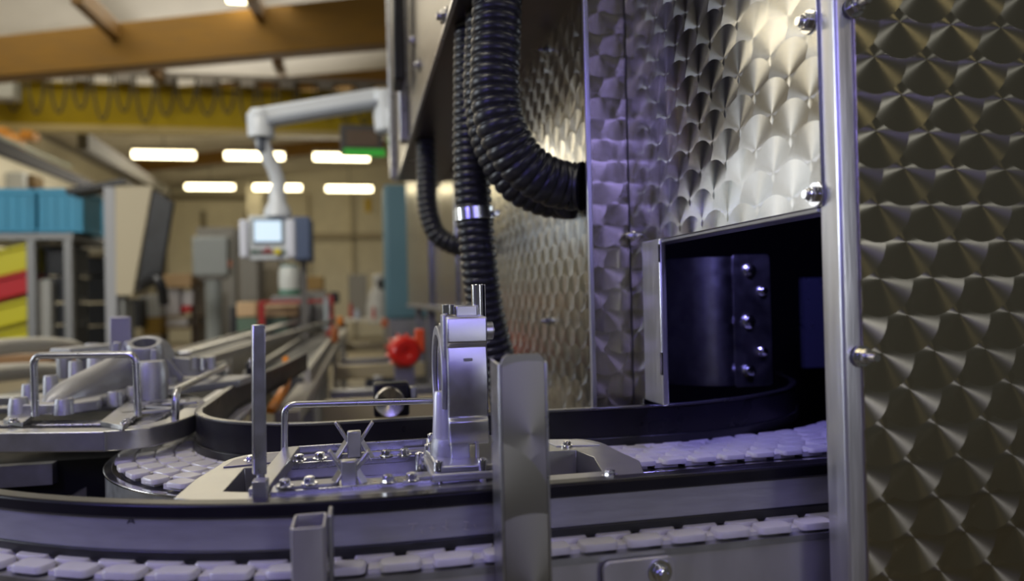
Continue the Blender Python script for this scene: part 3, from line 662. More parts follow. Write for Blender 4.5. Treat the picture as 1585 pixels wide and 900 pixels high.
# ------------------------------------------------------------ belts
ZB = -.1755        # top of the links
PITCH_L = .0345
def link_mesh(width, rows, mb):
    rw = width/rows
    for r in range(rows):
        o = PITCH_L*(.25 if r % 2 else -.25); w = PITCH_L*.80; y0 = -width/2+r*rw
        for (x0, x1) in ((o-w/2, o+w/2),):
            # rounded pad with chamfered rim
            ol = rrect(x0, y0+.0006, x1, y0+rw-.0006, min(.0058, rw*.28), 4)
            n = len(ol); cx = sum(p[0] for p in ol)/n; cy = sum(p[1] for p in ol)/n
            vs = []
            for z, s in ((-.0048, 1), (-.0012, 1), (0, .93)):
                vs += [(cx+(p[0]-cx)*s, cy+(p[1]-cy)*(1-(1-s)*.9), z) for p in ol]
            fs = [tuple(range(2*n, 3*n))]+[(l*n+k, l*n+(k+1) % n, (l+1)*n+(k+1) % n, (l+1)*n+k) for l in (0, 1) for k in range(n)]
            mb.poly(vs, fs)
    mb.box((-PITCH_L*.38, -width/2+.006, -.009), (PITCH_L*.38, width/2-.006, -.0036))
    return mb
def belt(name, label, path, width, rows):
    t = thing(name, label, 'conveyor belt', (path[0][0], path[0][1], ZB))
    P = resample([Vector((p[0], p[1], 0)) for p in path], PITCH_L)
    proto = link_mesh(width, rows, MB()).build('belt_link', WHITE, None, ang=50)
    for i in range(len(P)-1):
        o = proto if i == 0 else proto.copy()
        if i: COL.objects.link(o)
        o.parent = t; d = P[i+1]-P[i]; c = (P[i]+P[i+1])/2
        o.location = c+Vector((0, 0, ZB))-t.location; o.rotation_euler = (0, 0, math.atan2(d.y, d.x))
    return t
XC, YC, RB_ = .03, 1.032, .52          # centre and radius of the front guard's bend
def fpath(r, xr, a1=62): # front path: straight from xr to XC then arc
    return [(xr, YC-r), (.45, YC-r), (.2, YC-r), (XC, YC-r)]+arc(XC, YC, r, -90, -90-a1, 40)[1:]
belt('conveyor_belt', 'white link belt along the front, showing below the near guard rail', fpath(.545-.0425, .62, 50), .085, 5)
# rear belt: straight, then a bend back to the left
RX, RY = -.025, .975
def rpath(r, xr, yend=1.9): return [(xr, RY-r), (.3, RY-r), (RX, RY-r)]+arc(RX, RY, r, -90, -180, 30)[1:]+[(RX-r, RY+.2), (RX-r, yend)]
belt('conveyor_belt', 'white link belt further back, bending away behind the tall upright bar', [(.66, .84), (.58, .79), (.50, .768)]+rpath(.262-.052, .42), .104, 5)

# front conveyor frame under the belt
t = thing('belt_conveyor', 'stainless conveyor frame below the front belt with a bolted plate', 'conveyor frame', (.1, .52, Zf))
def band(path, y0, y1, z0, z1): return MB().sweep(path, [(y0, z0), (y1, z0), (y1, z1), (y0, z1)])
# path travels in -X so "right of travel" is +Y
pf = fpath(.545, .70, 60)
band(pf, 0, .005, -.34, -.1845).build('side_beam', FST, t, bev=.0012)
band(pf, -.002, .014, -.187, -.1822).build('top_lip', STEELD, t)
band(pf, .014, .066, -.196, -.186).build('slide_bed', STEELD, t)
p = at(930, 868, .4845); q = at(1042, 930, .4845)
b = MB(); ol = rrect(p.x, -.24, q.x, p.z, .006); b.prism(ol, 0, .004, Matrix(((1,0,0,0),(0,0,1,.479),(0,1,0,0),(0,0,0,1)))); b.build('cover_plate', FST, t, bev=.0006)
p = at(1022, 887, .478); hexbolt(t, (p.x, .479, p.z), (0, -1, 0), .0062, .005, .003, name='bolt')
for x in (.45, .05, -.25):
    yy = YC-.545+.02 if x > 0 else .62
    b = MB(); b.box((x, yy, Zf), (x+.04, yy+.04, -.2)); b.build('leg', STEELD, t)

# front guard rail: black strip / grey plate / black strip
t = thing('guide_rail', 'near guide rail, grey plate edged with black strips, curving off to the left', 'guide rail', (.1, .512, -.178))
pg = fpath(.52, .62, 62)
band(pg, -.0022, .012, -.1475, -.1368).build('black_strip', BLACKG, t, bev=.0018)
band(pg, 0, .008, -.169, -.1475).build('side_plate', SIDE, t)
band(pg, -.0016, .009, -.1775, -.1690).build('black_strip', BLACK, t, bev=.001)
b = MB(); c = at(203, 806, .5)          # a small handwritten A on the plate
def on_rail(px, py):
    d = ray(px, py); best = None
    # intersect with the bent plate: circle of radius .5203 about (XC, YC), nearer root, or the straight part
    if px > 545: return d*((YC-.5204)/d.y)
    A = d.x**2+d.y**2; B = -2*(d.x*XC+d.y*YC); C = XC**2+YC**2-.5204**2
    return d*((-B-math.sqrt(B*B-4*A*C))/(2*A))
for (xa, ya, xb, yb) in ((197, 811, 203, 801), (203, 801, 208, 811), (199, 808, 207, 808)):
    b.bar(on_rail(xa, ya), on_rail(xb, yb), .0007, .0004, (0, 1, 0))
o = b.build('marker_letter', BLACK, t); o['label'] = 'small black marker letter A'
b = MB()
for (xa, ya, xb, yb) in ((632, 812, 646, 811), (640, 812, 638, 822), (652, 820, 653, 826), (664, 817, 672, 818), (668, 813, 667, 824), (690, 805, 690, 822), (685, 815, 694, 821), (718, 808, 726, 809), (722, 809, 720, 820), (717, 820, 726, 821), (734, 812, 736, 817)):
    b.bar(on_rail(xa, ya), on_rail(xb, yb), .0006, .0004, (0, 1, 0))
o = b.build('faded_marks', mat('faded chalk', (.46, .44, .40), .6), t); o['label'] = 'faded pale scribbles'
for x, z in ((-.15, -.19), (.21, -.19), (.05, -.19)):
    pass

# rear black guard
t = thing('guide_rail', 'tall black guide rail behind the fixture, bending away with a steel rim', 'guide rail', (.1, .81, -.178))
pb = [(.66, 1.05), (.625, .96), (.58, .895), (.53, .855), (.47, .825), (.40, .806), (.34, .802), (.2, .806), (RX, .808)]
pb = [tuple(v[:2]) for v in smooth([(x, y, 0) for x, y in pb], 5)]
pb += [(p[0], p[1]) for p in arc(RX, .985, .177, -90, -180, 30)[1:]]+[(RX-.178, 1.10), (RX-.18, 1.26), (-.165, 1.60), (-.14, 1.95)]
band(pb, 0, .006, -.1735, -.1335).build('wall', BLACKG, t)
band(pb, -.0015, .0075, -.1335, -.1308).build('top_rim', mat('dark rim', (.16, .16, .17), .3, .9), t, bev=.0008)
band(pb, -.003, .006, -.1775, -.166).build('lower_strip', BLACK, t, bev=.001)
# side plate of the rear bend (grey drum)
t = thing('belt_conveyor', 'grey curved side plate of the rear belt bend at the left', 'conveyor frame', (-.1, .9, Zf))
pr = rpath(.268, .62, 1.6)
band(pr, -.003, .0, -.32, -.186).build('side_plate', STEELD, t)
band(pr, -.005, .004, -.1862, -.1835).build('lip', CHROME, t, bev=.0008)
band(pr, .012, .095, -.20, -.188).build('slide_bed', STEELD, t)
for x in (-.2, .3):
    b = MB(); b.box((x, .8, Zf), (x+.035, .835, -.2)); b.build('leg', STEELD, t)
# dark deck between belts
tag(MB().box((-.30, .60, -.215), (.62, .70, -.20)).build('deck_plate', mat('deck dark', (.05, .05, .055), .35, .6), None, bev=.001), 'dark deck plate between the front and the rear belt', 'plate')

# ------------------------------------------------------------ carrier fixture (right)
PUCK = mat('carrier grey', (.50, .50, .49), .33, .85, .25, 70, .06)
PUCKV = mat('carrier plate', (.50, .50, .55), .28, .95, .2, 60, .06)
ZP = -.140
t = CARR = thing('carrier_fixture', 'grey carrier frame with bolts, wire hoop and X shaped clips behind the near guide rail', 'fixture', (.04, .62, -.170))
outl = [(.2135, .5275), (.228, .575), (.2235, .628)] + [(.198+.026*math.cos(math.radians(a)), .640+.042*math.sin(math.radians(a))) for a in range(10, 91, 10)] + \
       [(.17, .690), (.10, .697), (.0, .703), (-.07, .712)] + [(-.085-.036*math.sin(math.radians(a)), .672+.040*math.cos(math.radians(a))) for a in range(10, 91, 10)] + \
       [(-.131, .62), (-.134, .5655)] + [(XC-.506*math.sin(math.radians(a)), YC-.506*math.cos(math.radians(a))) for a in (15, 11, 7, 3)]
outl = outl[::-1]
hole = [(-.102, .574), (-.05, .553), (.186, .549), (.196, .60), (.190, .632), (-.07, .652), (-.098, .650)]
b = MB(); b.prism(outl, ZP-.022, ZP, holes=[hole]); b.build('frame', PUCK, t, bev=.0012)
# pocket plates in the rear corners, reflections put into their violet and pale colours
b = MB(); b.prism([(-.116, .655), (-.112, .680), (-.098, .698), (-.072, .703), (-.066, .662)], ZP, ZP+.0012); b.build('corner_pad', mat('pad with violet reflection', (.24, .23, .28), .35, .6), t, bev=.0004)
b = MB(); b.prism([(.176, .650), (.216, .642), (.206, .664), (.188, .676), (.172, .679)], ZP, ZP+.0012); b.build('corner_pad', mat('pad with bright reflection', (.62, .62, .64), .3, .3), t, bev=.0004)
# lower plate seen through the window
b = MB(); b.box((-.062, .553, ZP-.017), (.125, .645, ZP-.013)); b.build('floor_plate', PUCKV, t)
# rails with bolts
def rail_bar(y, z, x0, x1, w=.020):
    b = MB(); b.box((x0, y-w/2, z-.006), (x1, y+w/2, z)); return b.build('mounting_bar', PUCKV, t, bev=.001)
rail_bar(.560, ZP+.003, -.066, .126); rail_bar(.655, ZP+.003, -.064, .126, .024)
b = MB(); b.box((-.062, .668, ZP+.003), (.098, .6705, ZP+.012)); b.build('back_lip', PUCKV, t, bev=.001)
for x0 in (-.055, .044):
    for y in (.560, .655):
        b = MB(); b.prism([(p[0], p[1]) for p in arc(x0+.030, y, .008, -90, 90, 8)]+[(p[0], p[1]) for p in arc(x0, y, .008, 90, 270, 8)], ZP+.003, ZP+.0055); b.build('slotted_washer', STEELD, t, bev=.0004)
def bolt_at(px, py, z, **k):
    p = atz(px, py, z); hexbolt(t, (p.x, p.y, z-.003), **k)
for px, py in ((441, 748), (479, 744), (601, 741), (637, 738)): bolt_at(px, py, ZP+.0085, r=.0042, h=.004)
for px, py in ((463, 709), (495, 706), (598, 702), (626, 700)): bolt_at(px, py, ZP+.0085, r=.0042, h=.004)
bolt_at(388, 709, ZP+.003, r=.0042, h=.003); bolt_at(944, 731, ZP+.004, r=.0042, h=.003); bolt_at(877, 686, ZP+.003, r=.0042, h=.003)
# lateral strap and small foot block
a_ = atz(402, 756, ZP+.004); c_ = atz(446, 692, ZP+.012)
b = MB(); b.poly([a_+Vector((-.008, 0, 0)), a_+Vector((.006, 0, 0)), c_+Vector((.010, 0, 0)), c_+Vector((-.004, 0, 0)),
                  a_+Vector((-.008, 0, -.006)), a_+Vector((.006, 0, -.006)), c_+Vector((.010, 0, -.012)), c_+Vector((-.004, 0, -.012))],
                 [(0,1,2,3),(7,6,5,4),(0,4,5,1),(1,5,6,2),(2,6,7,3),(3,7,4,0)]); b.build('cross_strap', PUCK, t, bev=.0006)
p = at(390, 762, .540); q = at(413, 745, .540); b = MB(); b.box((p.x, .540, ZP-.004), (q.x, .552, q.z)); b.build('foot_block', PUCK, t, bev=.0006)
# tall flat upright bar
bt = at(401, 503, .575); bb = at(403, 736, .575)
b = MB(); M_ = Matrix.Identity(4)
lx = .0098/2
vs = [bb+Vector((-lx, 0, 0)), bb+Vector((lx, 0, 0)), bt+Vector((lx*.94, 0, 0)), bt+Vector((-lx*.94, 0, 0))]; vs += [v+Vector((-.002, .006, 0)) for v in vs]
b.poly(vs, [(0,1,2,3),(7,6,5,4),(0,4,5,1),(1,5,6,2),(2,6,7,3),(3,7,4,0)]); b.build('upright_bar', STEEL, t, bev=.0008)
b = MB(); b.cyl((bb.x, bb.y+.003, ZP), (bb.x, bb.y+.003, bb.z+.001), .003); b.build('bar_pin', STEEL, t)
# wire hoop
h0 = at(440, 695, .672); h1 = at(441, 627, .672); h2 = at(700, 620, .672); h3 = at(702, 695, .672)
b = MB(); b.tube(round_path([(h0.x, .672, ZP+.003), h1, h2, (h3.x, .672, ZP+.003)], .010, 8), .0031, 14); b.build('wire_hoop', STEEL, t)
# X shaped clips
def xclip(cx, cy_top, cy_bot, Y, hw):
    c = at(cx, cy_top, Y); d = at(cx, cy_bot, Y)
    w = .0059
    b = MB(); b.box((c.x-w, Y-.004, d.z), (c.x+w, Y+.004, c.z)); b.build('clip_block', PUCK, t, bev=.0012)
    for s in (-1, 1):
        b = MB()
        p = at(cx+s*hw, cy_top-14, Y+.004); q = at(cx+s*9, cy_top+17, Y+.004); r = at(cx+s*28, cy_bot-2, Y+.004)
        b.bar(p, q, .010, .0026, (0, 0, 1)); b.bar(q, at(cx+s*14, cy_top+22, Y+.004), .010, .0022); 
        b.bar(at(cx+s*10, cy_top+14, Y+.002), at(cx+s*30, cy_top+46, Y-.004), .008, .0018); b.build('clip_blade', STEEL, t, bev=.0006)
xclip(548, 667, 708, .650, 29); xclip(540, 712, 757, .560, 31)

# ------------------------------------------------------------ aluminium housing standing on the carrier
t = thing('ring_housing', 'cast aluminium ring housing standing upright on the carrier', 'casting', (.1, .61, ZP))
Yn = .575
c = at(725, 592, Yn)                       # centre of the near flank
xl, xr_ = at(694, 592, Yn).x, at(756, 592, Yn).x
zt_, zb_ = at(725, 489, Yn).z, at(725, 690, Yn).z
zc_ = (at(725, 527, Yn).z+at(725, 655, Yn).z)/2; zc_ = at(725, 592, Yn).z
# disc body: outline in (Y,Z): flat near flank with the lobed top and bottom, round behind
Rr = (at(725, 533, Yn).z-at(725, 656, Yn).z)/2
yc = Yn+.052
def YZ(y, z): return (y, z)
ol = [(Yn+.001, zt_-.001), (Yn+.030, zt_+.000), (Yn+.034, zt_-.010), (yc+.012, zc_+.046)]
ol += [(yc+.047*math.cos(math.radians(a)), zc_+.047*math.sin(math.radians(a))) for a in range(70, -71, -10)]
ol += [(yc+.01, zc_-.048), (Yn+.034, zb_+.010), (Yn+.030, zb_), (Yn+.002, zb_), (Yn, zb_+.004), (Yn, zc_-Rr*.98), (Yn+.0035, zc_-Rr*.90), (Yn+.001, zc_-Rr*.5), (Yn, zc_), (Yn+.001, zc_+Rr*.5), (Yn+.0035, zc_+Rr*.9), (Yn, zc_+Rr), (Yn, zt_-.004)]
Myz = Matrix(((0, 0, 1, 0), (1, 0, 0, 0), (0, 1, 0, 0), (0, 0, 0, 1)))
bore = [(yc+.036*math.cos(2*PI*k/40), zc_+.036*math.sin(2*PI*k/40)) for k in range(40)]
b = MB(); b.prism(ol, xl, xr_, Myz, holes=[bore]); b.build('ring_body', ALUM, t, bev=.0012)
# front rim plate on left
b = MB(); rim = [(yc+.044*math.cos(2*PI*k/40), zc_+.044*math.sin(2*PI*k/40)) for k in range(40)]
b.prism(rim, xl-.004, xl, Myz, holes=[bore]); b.build('rim', ALU, t, bev=.0008)
# clamp ears on top
b = MB(); p = at(683, 489, Yn+.02); b.box((p.x, Yn+.012, zt_-.045), (xl+.002, Yn+.03, zt_+.002)); b.build('clamp_ear', ALU, t, bev=.002)
p = at(690, 482, Yn+.022); b = MB(); b.cyl((p.x+.002, p.y, zt_+.001), (p.x+.002, p.y, zt_+.009), .0058); b.cyl((p.x+.002, p.y, zt_+.009), (p.x+.002, p.y, zt_+.0092), .003); b.build('cap_screw', CHROME, t, bev=.0006)
b = MB(); b.box((p.x+.008, p.y-.004, zt_-.001), (p.x+.026, p.y+.012, zt_+.008)); b.build('clamp_block', ALUM, t, bev=.001)
p = at(741, 480, Yn+.03); b = MB(); b.cyl((p.x, p.y, zt_-.006), (p.x, p.y, zt_+.0255), .0060); b.build('dowel_pin', CHROME, t, bev=.0005)
p = at(758, 512, Yn+.02); b = MB(); b.cyl((xr_-.001, p.y, p.z), (xr_+.008, p.y, p.z), .0075); b.cyl((xr_+.008, p.y, p.z), (xr_+.0095, p.y, p.z), .003, n=6); b.build('side_screw', ALUM, t, bev=.0006)
p = at(725, 557, Yn-.0004); b = MB(); b.box((p.x-.0035, Yn-.0006, p.z-.001), (p.x+.0035, Yn+.002, p.z+.001)); b.build('slot', STEELD, t, bev=.0003)
# small boss cylinder and neck to the flange
p = at(684, 660, Yn+.018); zbas = ZP+.008
b = MB(); zz = at(684, 607, Yn+.018).z; b.lathe([(0, zz-zbas), (.0058, zz-zbas), (.0068, zz-zbas-.003), (.0086, .018), (.0086, 0), (0, 0)], (p.x+.001, Yn+.022, zbas), (0, 0, 1), 28); b.build('boss', mat('painted aluminium', (.72, .72, .76), .35, .4), t)
b = MB(); b.lathe([(0, .018), (.013, .018), (.0145, .014), (.0155, .004), (.0155, 0), (0, 0)], (at(695, 700, Yn+.02).x, Yn+.02, zbas), (0, 0, 1), 32); b.build('boss_foot', ALU, t)
b = MB(); b.box((xl+.001, Yn+.001, zbas-.002), (xr_-.016, Yn+.06, zb_+.006)); b.build('neck', ALUM, t, bev=.0015)
b = MB(); p = at(739, 712, Yn); b.box((p.x-.0015, Yn-.002, zbas), (p.x+.0015, Yn+.003, zb_+.002)); b.build('rib', ALUM, t, bev=.0006)
# flange plate: sloped outline
fo = [(at(668, 742, .545).x, .545), (.118, .543), (.125, .56), (.125, .665), (.060, .672), (at(657, 700, .60).x-.002, .615), (at(657, 700, .60).x, .60)]
b = MB(); b.prism(fo, ZP+.002, ZP+.008); b.build('flange', ALU, t, bev=.0015)
b = MB(); b.prism([(x+(.004 if x < .06 else -.002), y+(.004 if y < .6 else -.003)) for x, y in fo], ZP+.008, ZP+.0125); b.build('flange_step', ALUM, t, bev=.0012)
for x, y in ((fo[0][0]+.006, .552), (fo[5][0]+.007, .617), (.062, .664), (.045, .585), (.09, .549), (.116, .551)):
    b = MB(); b.cyl((x, y, ZP-.002), (x, y, ZP+.0165), .0036, n=20); b.cyl((x, y, ZP+.0165), (x, y, ZP+.0172), .0022, n=6); b.build('flange_screw', CHROME, t, bev=.0005)

# ------------------------------------------------------------ upright guard sheet and square tube
t = thing('guard_sheet', 'upright bent steel sheet with swirl finish in front of the guide rail', 'guard', (.09, .462, -.24))
Ys = .462
p = at(775, 556, Ys); q = at(843, 556, Ys); zt2 = at(810, 548, Ys).z
ol = rrect(p.x, -.30, q.x, zt2, .006)
b = MB(); b.prism(ol, 0, .0018, Matrix(((1,0,0,0),(0,0,1,Ys),(0,1,0,0),(0,0,0,1)))); b.build('face', SW_G, t, bev=.0004)
for x, s in ((p.x, -1), (q.x, 1)):
    b = MB(); x0 = x-(.0018 if s < 0 else 0)
    b.poly([(x0, Ys-.0, -.30), (x0+.0018, Ys, -.30), (x0+.0018, Ys, zt2-.006), (x0, Ys, zt2-.006),
            (x0+s*.0015, Ys+.022, -.30), (x0+.0018+s*.0015, Ys+.022, -.30), (x0+.0018+s*.0015, Ys+.022, zt2-.004), (x0+s*.0015, Ys+.022, zt2-.004)],
           [(0,1,2,3),(7,6,5,4),(0,4,5,1),(1,5,6,2),(2,6,7,3),(3,7,4,0)]); b.build('flange', STEEL, t, bev=.0006)
p = at(768, 570, .50); b = MB(); b.tube(round_path([(p.x-.002, .485, -.18), (p.x-.002, .485, p.z+.003), (p.x+.008, .485, p.z+.003)], .004), .0012, 8); b.build('edge_strip', CHROME, t)
for y in (752, 615): 
    c = at(771, y, .478); b = MB(); b.cyl((c.x-.002, c.y, c.z), (c.x+.002, c.y, c.z), .0016, n=10); b.build('rivet', CHROME, t)

t = thing('square_tube', 'open topped square steel tube standing in front of the guide rail', 'tube', (-.03, .468, -.3))
p = at(449, 820, .455); q = at(503, 820, .455); w = q.x-p.x
z1 = at(475, 818, .455).z
o_ = rrect(p.x, .455, q.x, .455+.031, .0022, 4); i_ = rrect(p.x+.0015, .4565, q.x-.0015, .4535+.031, .0014, 4)
b = MB(); b.prism(o_, -.34, z1, holes=[i_]); b.build('tube_wall', FST, t, bev=.0003)
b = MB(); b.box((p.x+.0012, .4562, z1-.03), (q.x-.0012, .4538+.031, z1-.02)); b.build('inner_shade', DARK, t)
b = MB(); b.box((q.x+.0005, .478, z1-.08), (q.x+.0035, .500, z1)); b.build('side_tab', STEELD, t, bev=.001)

# ------------------------------------------------------------ left fixture
t = thing('carrier_fixture', 'second carrier frame at the left with two wire hoops and slotted arms', 'fixture', (-.42, 1.0, -.165))
ZL = -.140
oo = [(-.70, 1.02), (-.52, .955), (-.404, .922), (-.286, .890), (-.245, .896), (-.222, .925), (-.208, .975), (-.208, 1.05), (-.222, 1.12), (-.26, 1.20), (-.36, 1.28), (-.55, 1.33), (-.75, 1.35)]
hh = [(-.68, 1.05), (-.52, .985), (-.404, .950), (-.285, .915), (-.247, .925), (-.236, .96), (-.234, 1.05), (-.25, 1.11), (-.29, 1.17), (-.38, 1.24), (-.55, 1.29), (-.72, 1.31)]
def sm(lp):
    o = smooth([(x, y, 0) for x, y in lp]+[(lp[0][0], lp[0][1], 0)], 5)[:-1]; return [(v.x, v.y) for v in o]
oo = oo[:3]+sm(oo[3:10]+[])[:0]+[(v.x, v.y) for v in smooth([(x, y, 0) for x, y in oo[3:]], 5)]
b = MB(); b.prism(oo, ZL-.023, ZL, holes=[hh]); b.build('frame', PUCK, t, bev=.0015)
b = MB(); c = at(161, 680, .888); b.box((c.x-.0006, c.y-.0008, ZL-.0225), (c.x+.0006, c.y+.004, ZL-.0005)); b.build('frame_seam', STEELD, t)
def slab(pts, z0, z1, name, m=PUCK, bev=.0008): return MB().prism(pts, z0, z1).build(name, m, t, bev=bev)
P2 = lambda x, y: tuple(atz(x, y, ZL+.004)[:2])
slab([P2(155, 655), P2(190, 662), P2(232, 625), P2(205, 617)], ZL, ZL+.006, 'bracket_arm')
slab([P2(5, 652), P2(35, 657), P2(62, 635), P2(35, 630)], ZL, ZL+.006, 'bracket_arm')
slab([(-.30, .915), (-.25, .94), (-.25, 1.05), (-.268, 1.06), (-.285, .98)], ZL-.012, ZL-.004, 'inner_plate', PUCKV)
slab([(-.62, 1.06), (-.3, .97), (-.3, 1.0), (-.62, 1.10)], ZL-.012, ZL-.004, 'cross_bar', PUCKV)
slab([(-.62, 1.2), (-.28, 1.14), (-.28, 1.165), (-.62, 1.23)], ZL-.012, ZL-.004, 'cross_bar', PUCKV)
for k, (x, y, a) in enumerate(((-.268, 1.00, .3), (-.258, 1.03, -.6), (-.275, 1.06, .8), (-.25, 1.07, .1), (-.262, 1.10, -.5), (-.29, 1.1, .5))):
    b = MB(); d = Vector((math.cos(a), math.sin(a), 0))*.028; c = Vector((x, y, ZL+.004)); b.bar(c-d, c+d, .009, .004); b.build('slotted_arm', ALU, t, bev=.001)
ha = at(55, 645, 1.0); hb = at(52, 551, 1.0); hc = at(210, 549, .96); hd = at(214, 645, .96)
b = MB(); b.tube(round_path([ha, hb, hc, hd], .012, 8), .0042, 14); b.build('wire_hoop', STEEL, t)
ha = at(271, 656, .95); hb = at(272, 605, .95); hc = at(330, 574, 1.22); hcc = at(352, 566, 1.42); hd = at(350, 600, 1.42)
b = MB(); b.tube(round_path([ha, hb, hcc, hd], .018, 8), lambda i: .0047, 14); b.build('wire_hoop', STEEL, t)
for px, py in ((20, 654), (196, 655), (225, 610)):
    hexbolt(t, tuple(atz(px, py, ZL+.006)), r=.0045, h=.003)
p = at(170, 545, 1.32); q = at(202, 490, 1.32); b = MB(); b.box((p.x, 1.32, ZL-.01), (q.x, 1.326, q.z)); b.build('marker_plate', mat('violet grey plate', (.30, .29, .36), .4, .4), t, bev=.002)

# gearbox casting on left fixture
t = thing('gearbox_casting', 'long cast aluminium gearbox half with bolt lugs and a tubular neck', 'casting', (-.40, 1.15, -.135))
C0 = at(75, 628, 1.04); C1 = at(238, 545, 1.30)
C0.z, C1.z = -.128, -.112
ring = []
b = MB(); n = 24; m = 16; vs = []
for i in range(m+1):
    tt = i/m; c = C0.lerp(C1, tt); env = math.sin(min(1, (tt+.02)*4.2)*PI/2)**.6
    w = (.024+.010*tt)*env; h = (.020+.040*tt)*env
    for k in range(n):
        a = PI*k/(n-1); sd = Vector((math.cos(a), .25*math.cos(a), 0))
        vs.append(c+sd*w+Vector((0, 0, h*math.sin(a)**.8)))
fs = [(i*n+k, i*n+k+1, (i+1)*n+k+1, (i+1)*n+k) for i in range(m) for k in range(n-1)]
fs += [tuple(range(n-1, -1, -1)), tuple(range(m*n, m*n+n))]+[(i*n, (i+1)*n, (i+1)*n+n-1, i*n+n-1) for i in range(m)]
b.poly(vs, fs); b.build('shell', ALU, t, ang=60)
# base flange with wavy outline
dirv = (C1-C0); dirv.z = 0; dn = dirv.normalized(); sn = Vector((dn.y, -dn.x, 0))
L_ = dirv.length
def fl_(s, o): c = C0+dn*s+sn*o; return (c.x, c.y)
left = [fl_(s, -.050-.006*math.sin(s*120)) for s in [L_*k/24 for k in range(25)]]
right = [fl_(s, .052+.007*math.sin(s*110)) for s in [L_*k/24 for k in range(24, -1, -1)]]
nose = [fl_(-.016*math.cos(math.radians(a))-.004, .05*math.sin(math.radians(a))) for a in range(70, -71, -14)]
b = MB(); b.prism(left+right+nose, ZL+.004, ZL+.018); b.build('flange', ALU, t, bev=.002)
def lug(c, r, h, name='bolt_lug', z=ZL+.004):
    b = MB(); b.lathe([(0, h-.012), (r*.55, h-.012), (r*.55, h), (r*.9, h), (r, h-.0015), (r*1.15, 0), (0, 0)], (c[0], c[1], z), (0, 0, 1), 20); b.build(name, ALU, t, ang=40)
for c, r, h in ((fl_(-.014, .030), .0105, .020), (fl_(-.012, -.030), .0105, .022), (fl_(.05, .058), .009, .020), (fl_(.09, .062), .009, .022), (fl_(.15, .06), .009, .022), (fl_(.20, .06), .009, .022),
                (fl_(.04, -.052), .009, .034), (fl_(.09, -.056), .009, .040), (fl_(.15, -.058), .009, .055), (fl_(.20, -.058), .011, .062), (fl_(.24, -.05), .009, .06)):
    lug(c, r, h)
# neck
pn = at(224, 530, 1.20)
base = ZL+.01; axn = Vector((.03, -.42, 1)).normalized(); hN = (pn.z-base)/axn.z; nb = pn-axn*hN; top = pn.z
b = MB(); b.lathe([(.0155, hN-.03), (.0165, hN-.001), (.0185, hN), (.0235, hN), (.0255, hN-.003), (.0255, hN-.028), (.028, hN*.35), (.032, 0), (0, 0), (0, hN-.03), (.0155, hN-.03)], nb, axn, 36); b.build('neck_tube', ALU, t)
for dx, dy, w in ((-.045, .01, .006), (-.032, .02, .006), (.016, -.024, .005)):
    c = Vector((pn.x+dx, pn.y+dy, base)); b = MB(); b.bar(c+Vector((-.012 if dx < 0 else .002, 0, 0)), c+Vector((.004, .0, hN*.93 if dx < 0 else hN*.8)), w*1.6, .01, (0, 1, 0)); b.build('neck_rib', ALU, t, bev=.001)
# webs and wing to the right
def web(pts, th=.006, name='web', m=ALU):
    v = [Vector(p) for p in pts]; n = len(v); vv = v+[p+Vector((0, th, 0)) for p in v]
    b = MB(); b.poly(vv, [tuple(range(n)), tuple(range(2*n-1, n-1, -1))]+[(k, (k+1) % n, n+(k+1) % n, n+k) for k in range(n)]); b.build(name, m, t, bev=.001)
web([at(244, 540, 1.24), at(262, 558, 1.24), at(284, 585, 1.24), at(278, 598, 1.24), at(228, 598, 1.24), at(226, 560, 1.24)])
web([at(258, 552, 1.30), at(296, 556, 1.30), at(332, 552, 1.30), at(333, 566, 1.30), at(314, 582, 1.30), at(276, 584, 1.30)], .012, 'wing')
c = atz(305, 585, ZL+.012)
b = MB(); b.prism([(pn.x-.02, pn.y-.03), (pn.x+.05, pn.y-.03), (pn.x+.13, pn.y+.04), (pn.x+.14, pn.y+.12), (pn.x, pn.y+.14), (pn.x-.05, pn.y+.05)], ZL+.004, ZL+.016); b.build('wing_base', ALU, t, bev=.002)
for x, y in ((300, 553), (312, 554), (327, 553)):
    c = at(x, y, 1.29); b = MB(); b.cyl(c, c+Vector((0, 0, -.02)), .006, .007, n=16); b.build('wing_lug', CHROME if x == 312 else ALU, t)
# far lug row and small upright fins
for x, y, Y in ((100, 545, 1.5), (130, 540, 1.55), (143, 532, 1.6), (160, 545, 1.5)):
    c = at(x, y, Y); b = MB(); b.lathe([(0, .0), (.012, 0), (.014, -.01), (.012, -.05), (0, -.05)], c, (0, 0, 1), 16); b.build('far_lug', ALU, t)
b = MB(); b.bar(at(92, 548, 1.5), at(172, 540, 1.6), .05, .02); b.build('far_flange', ALU, t, bev=.003)
b = MB(); c = at(215, 620, 1.1); b.lathe([(0, 0), (.022, 0), (.022, .05), (.018, .06), (0, .06)], (at(235, 630, 1.12).x, 1.12, ZL+.0), (0, 0, 1), 24); b.build('low_boss', ALU, t)

# ------------------------------------------------------------ the machine
XM = .33
XR = at(912, 300, .842).x      # the rear flank stands proud of the front one
t = MACH = thing('washing_machine', 'large stainless machine with engine turned steel panels and a dark opening', 'machine', (.5, .8, Zf))
t.name = 'steel_machine'; OFF['steel_machine'] = OFF['washing_machine']
ZT = 1.6
yA, yB = .4466, .4700
b = MB(); b.prism(rrect(XM, yA, XM+.026, yB, .003, 4), Zf, ZT); b.build('corner_post', PST, t)
b = MB(); b.box((XM+.0135, yA-.0022, Zf+.05), (1.6, yA, ZT)); b.build('front_panel', SW_F, t, bev=.0006)
zo = .0605            # top of the opening
yo = .7955            # far side of the opening
yS = .842
ZC = -.1245         # flank stops above the conveyor
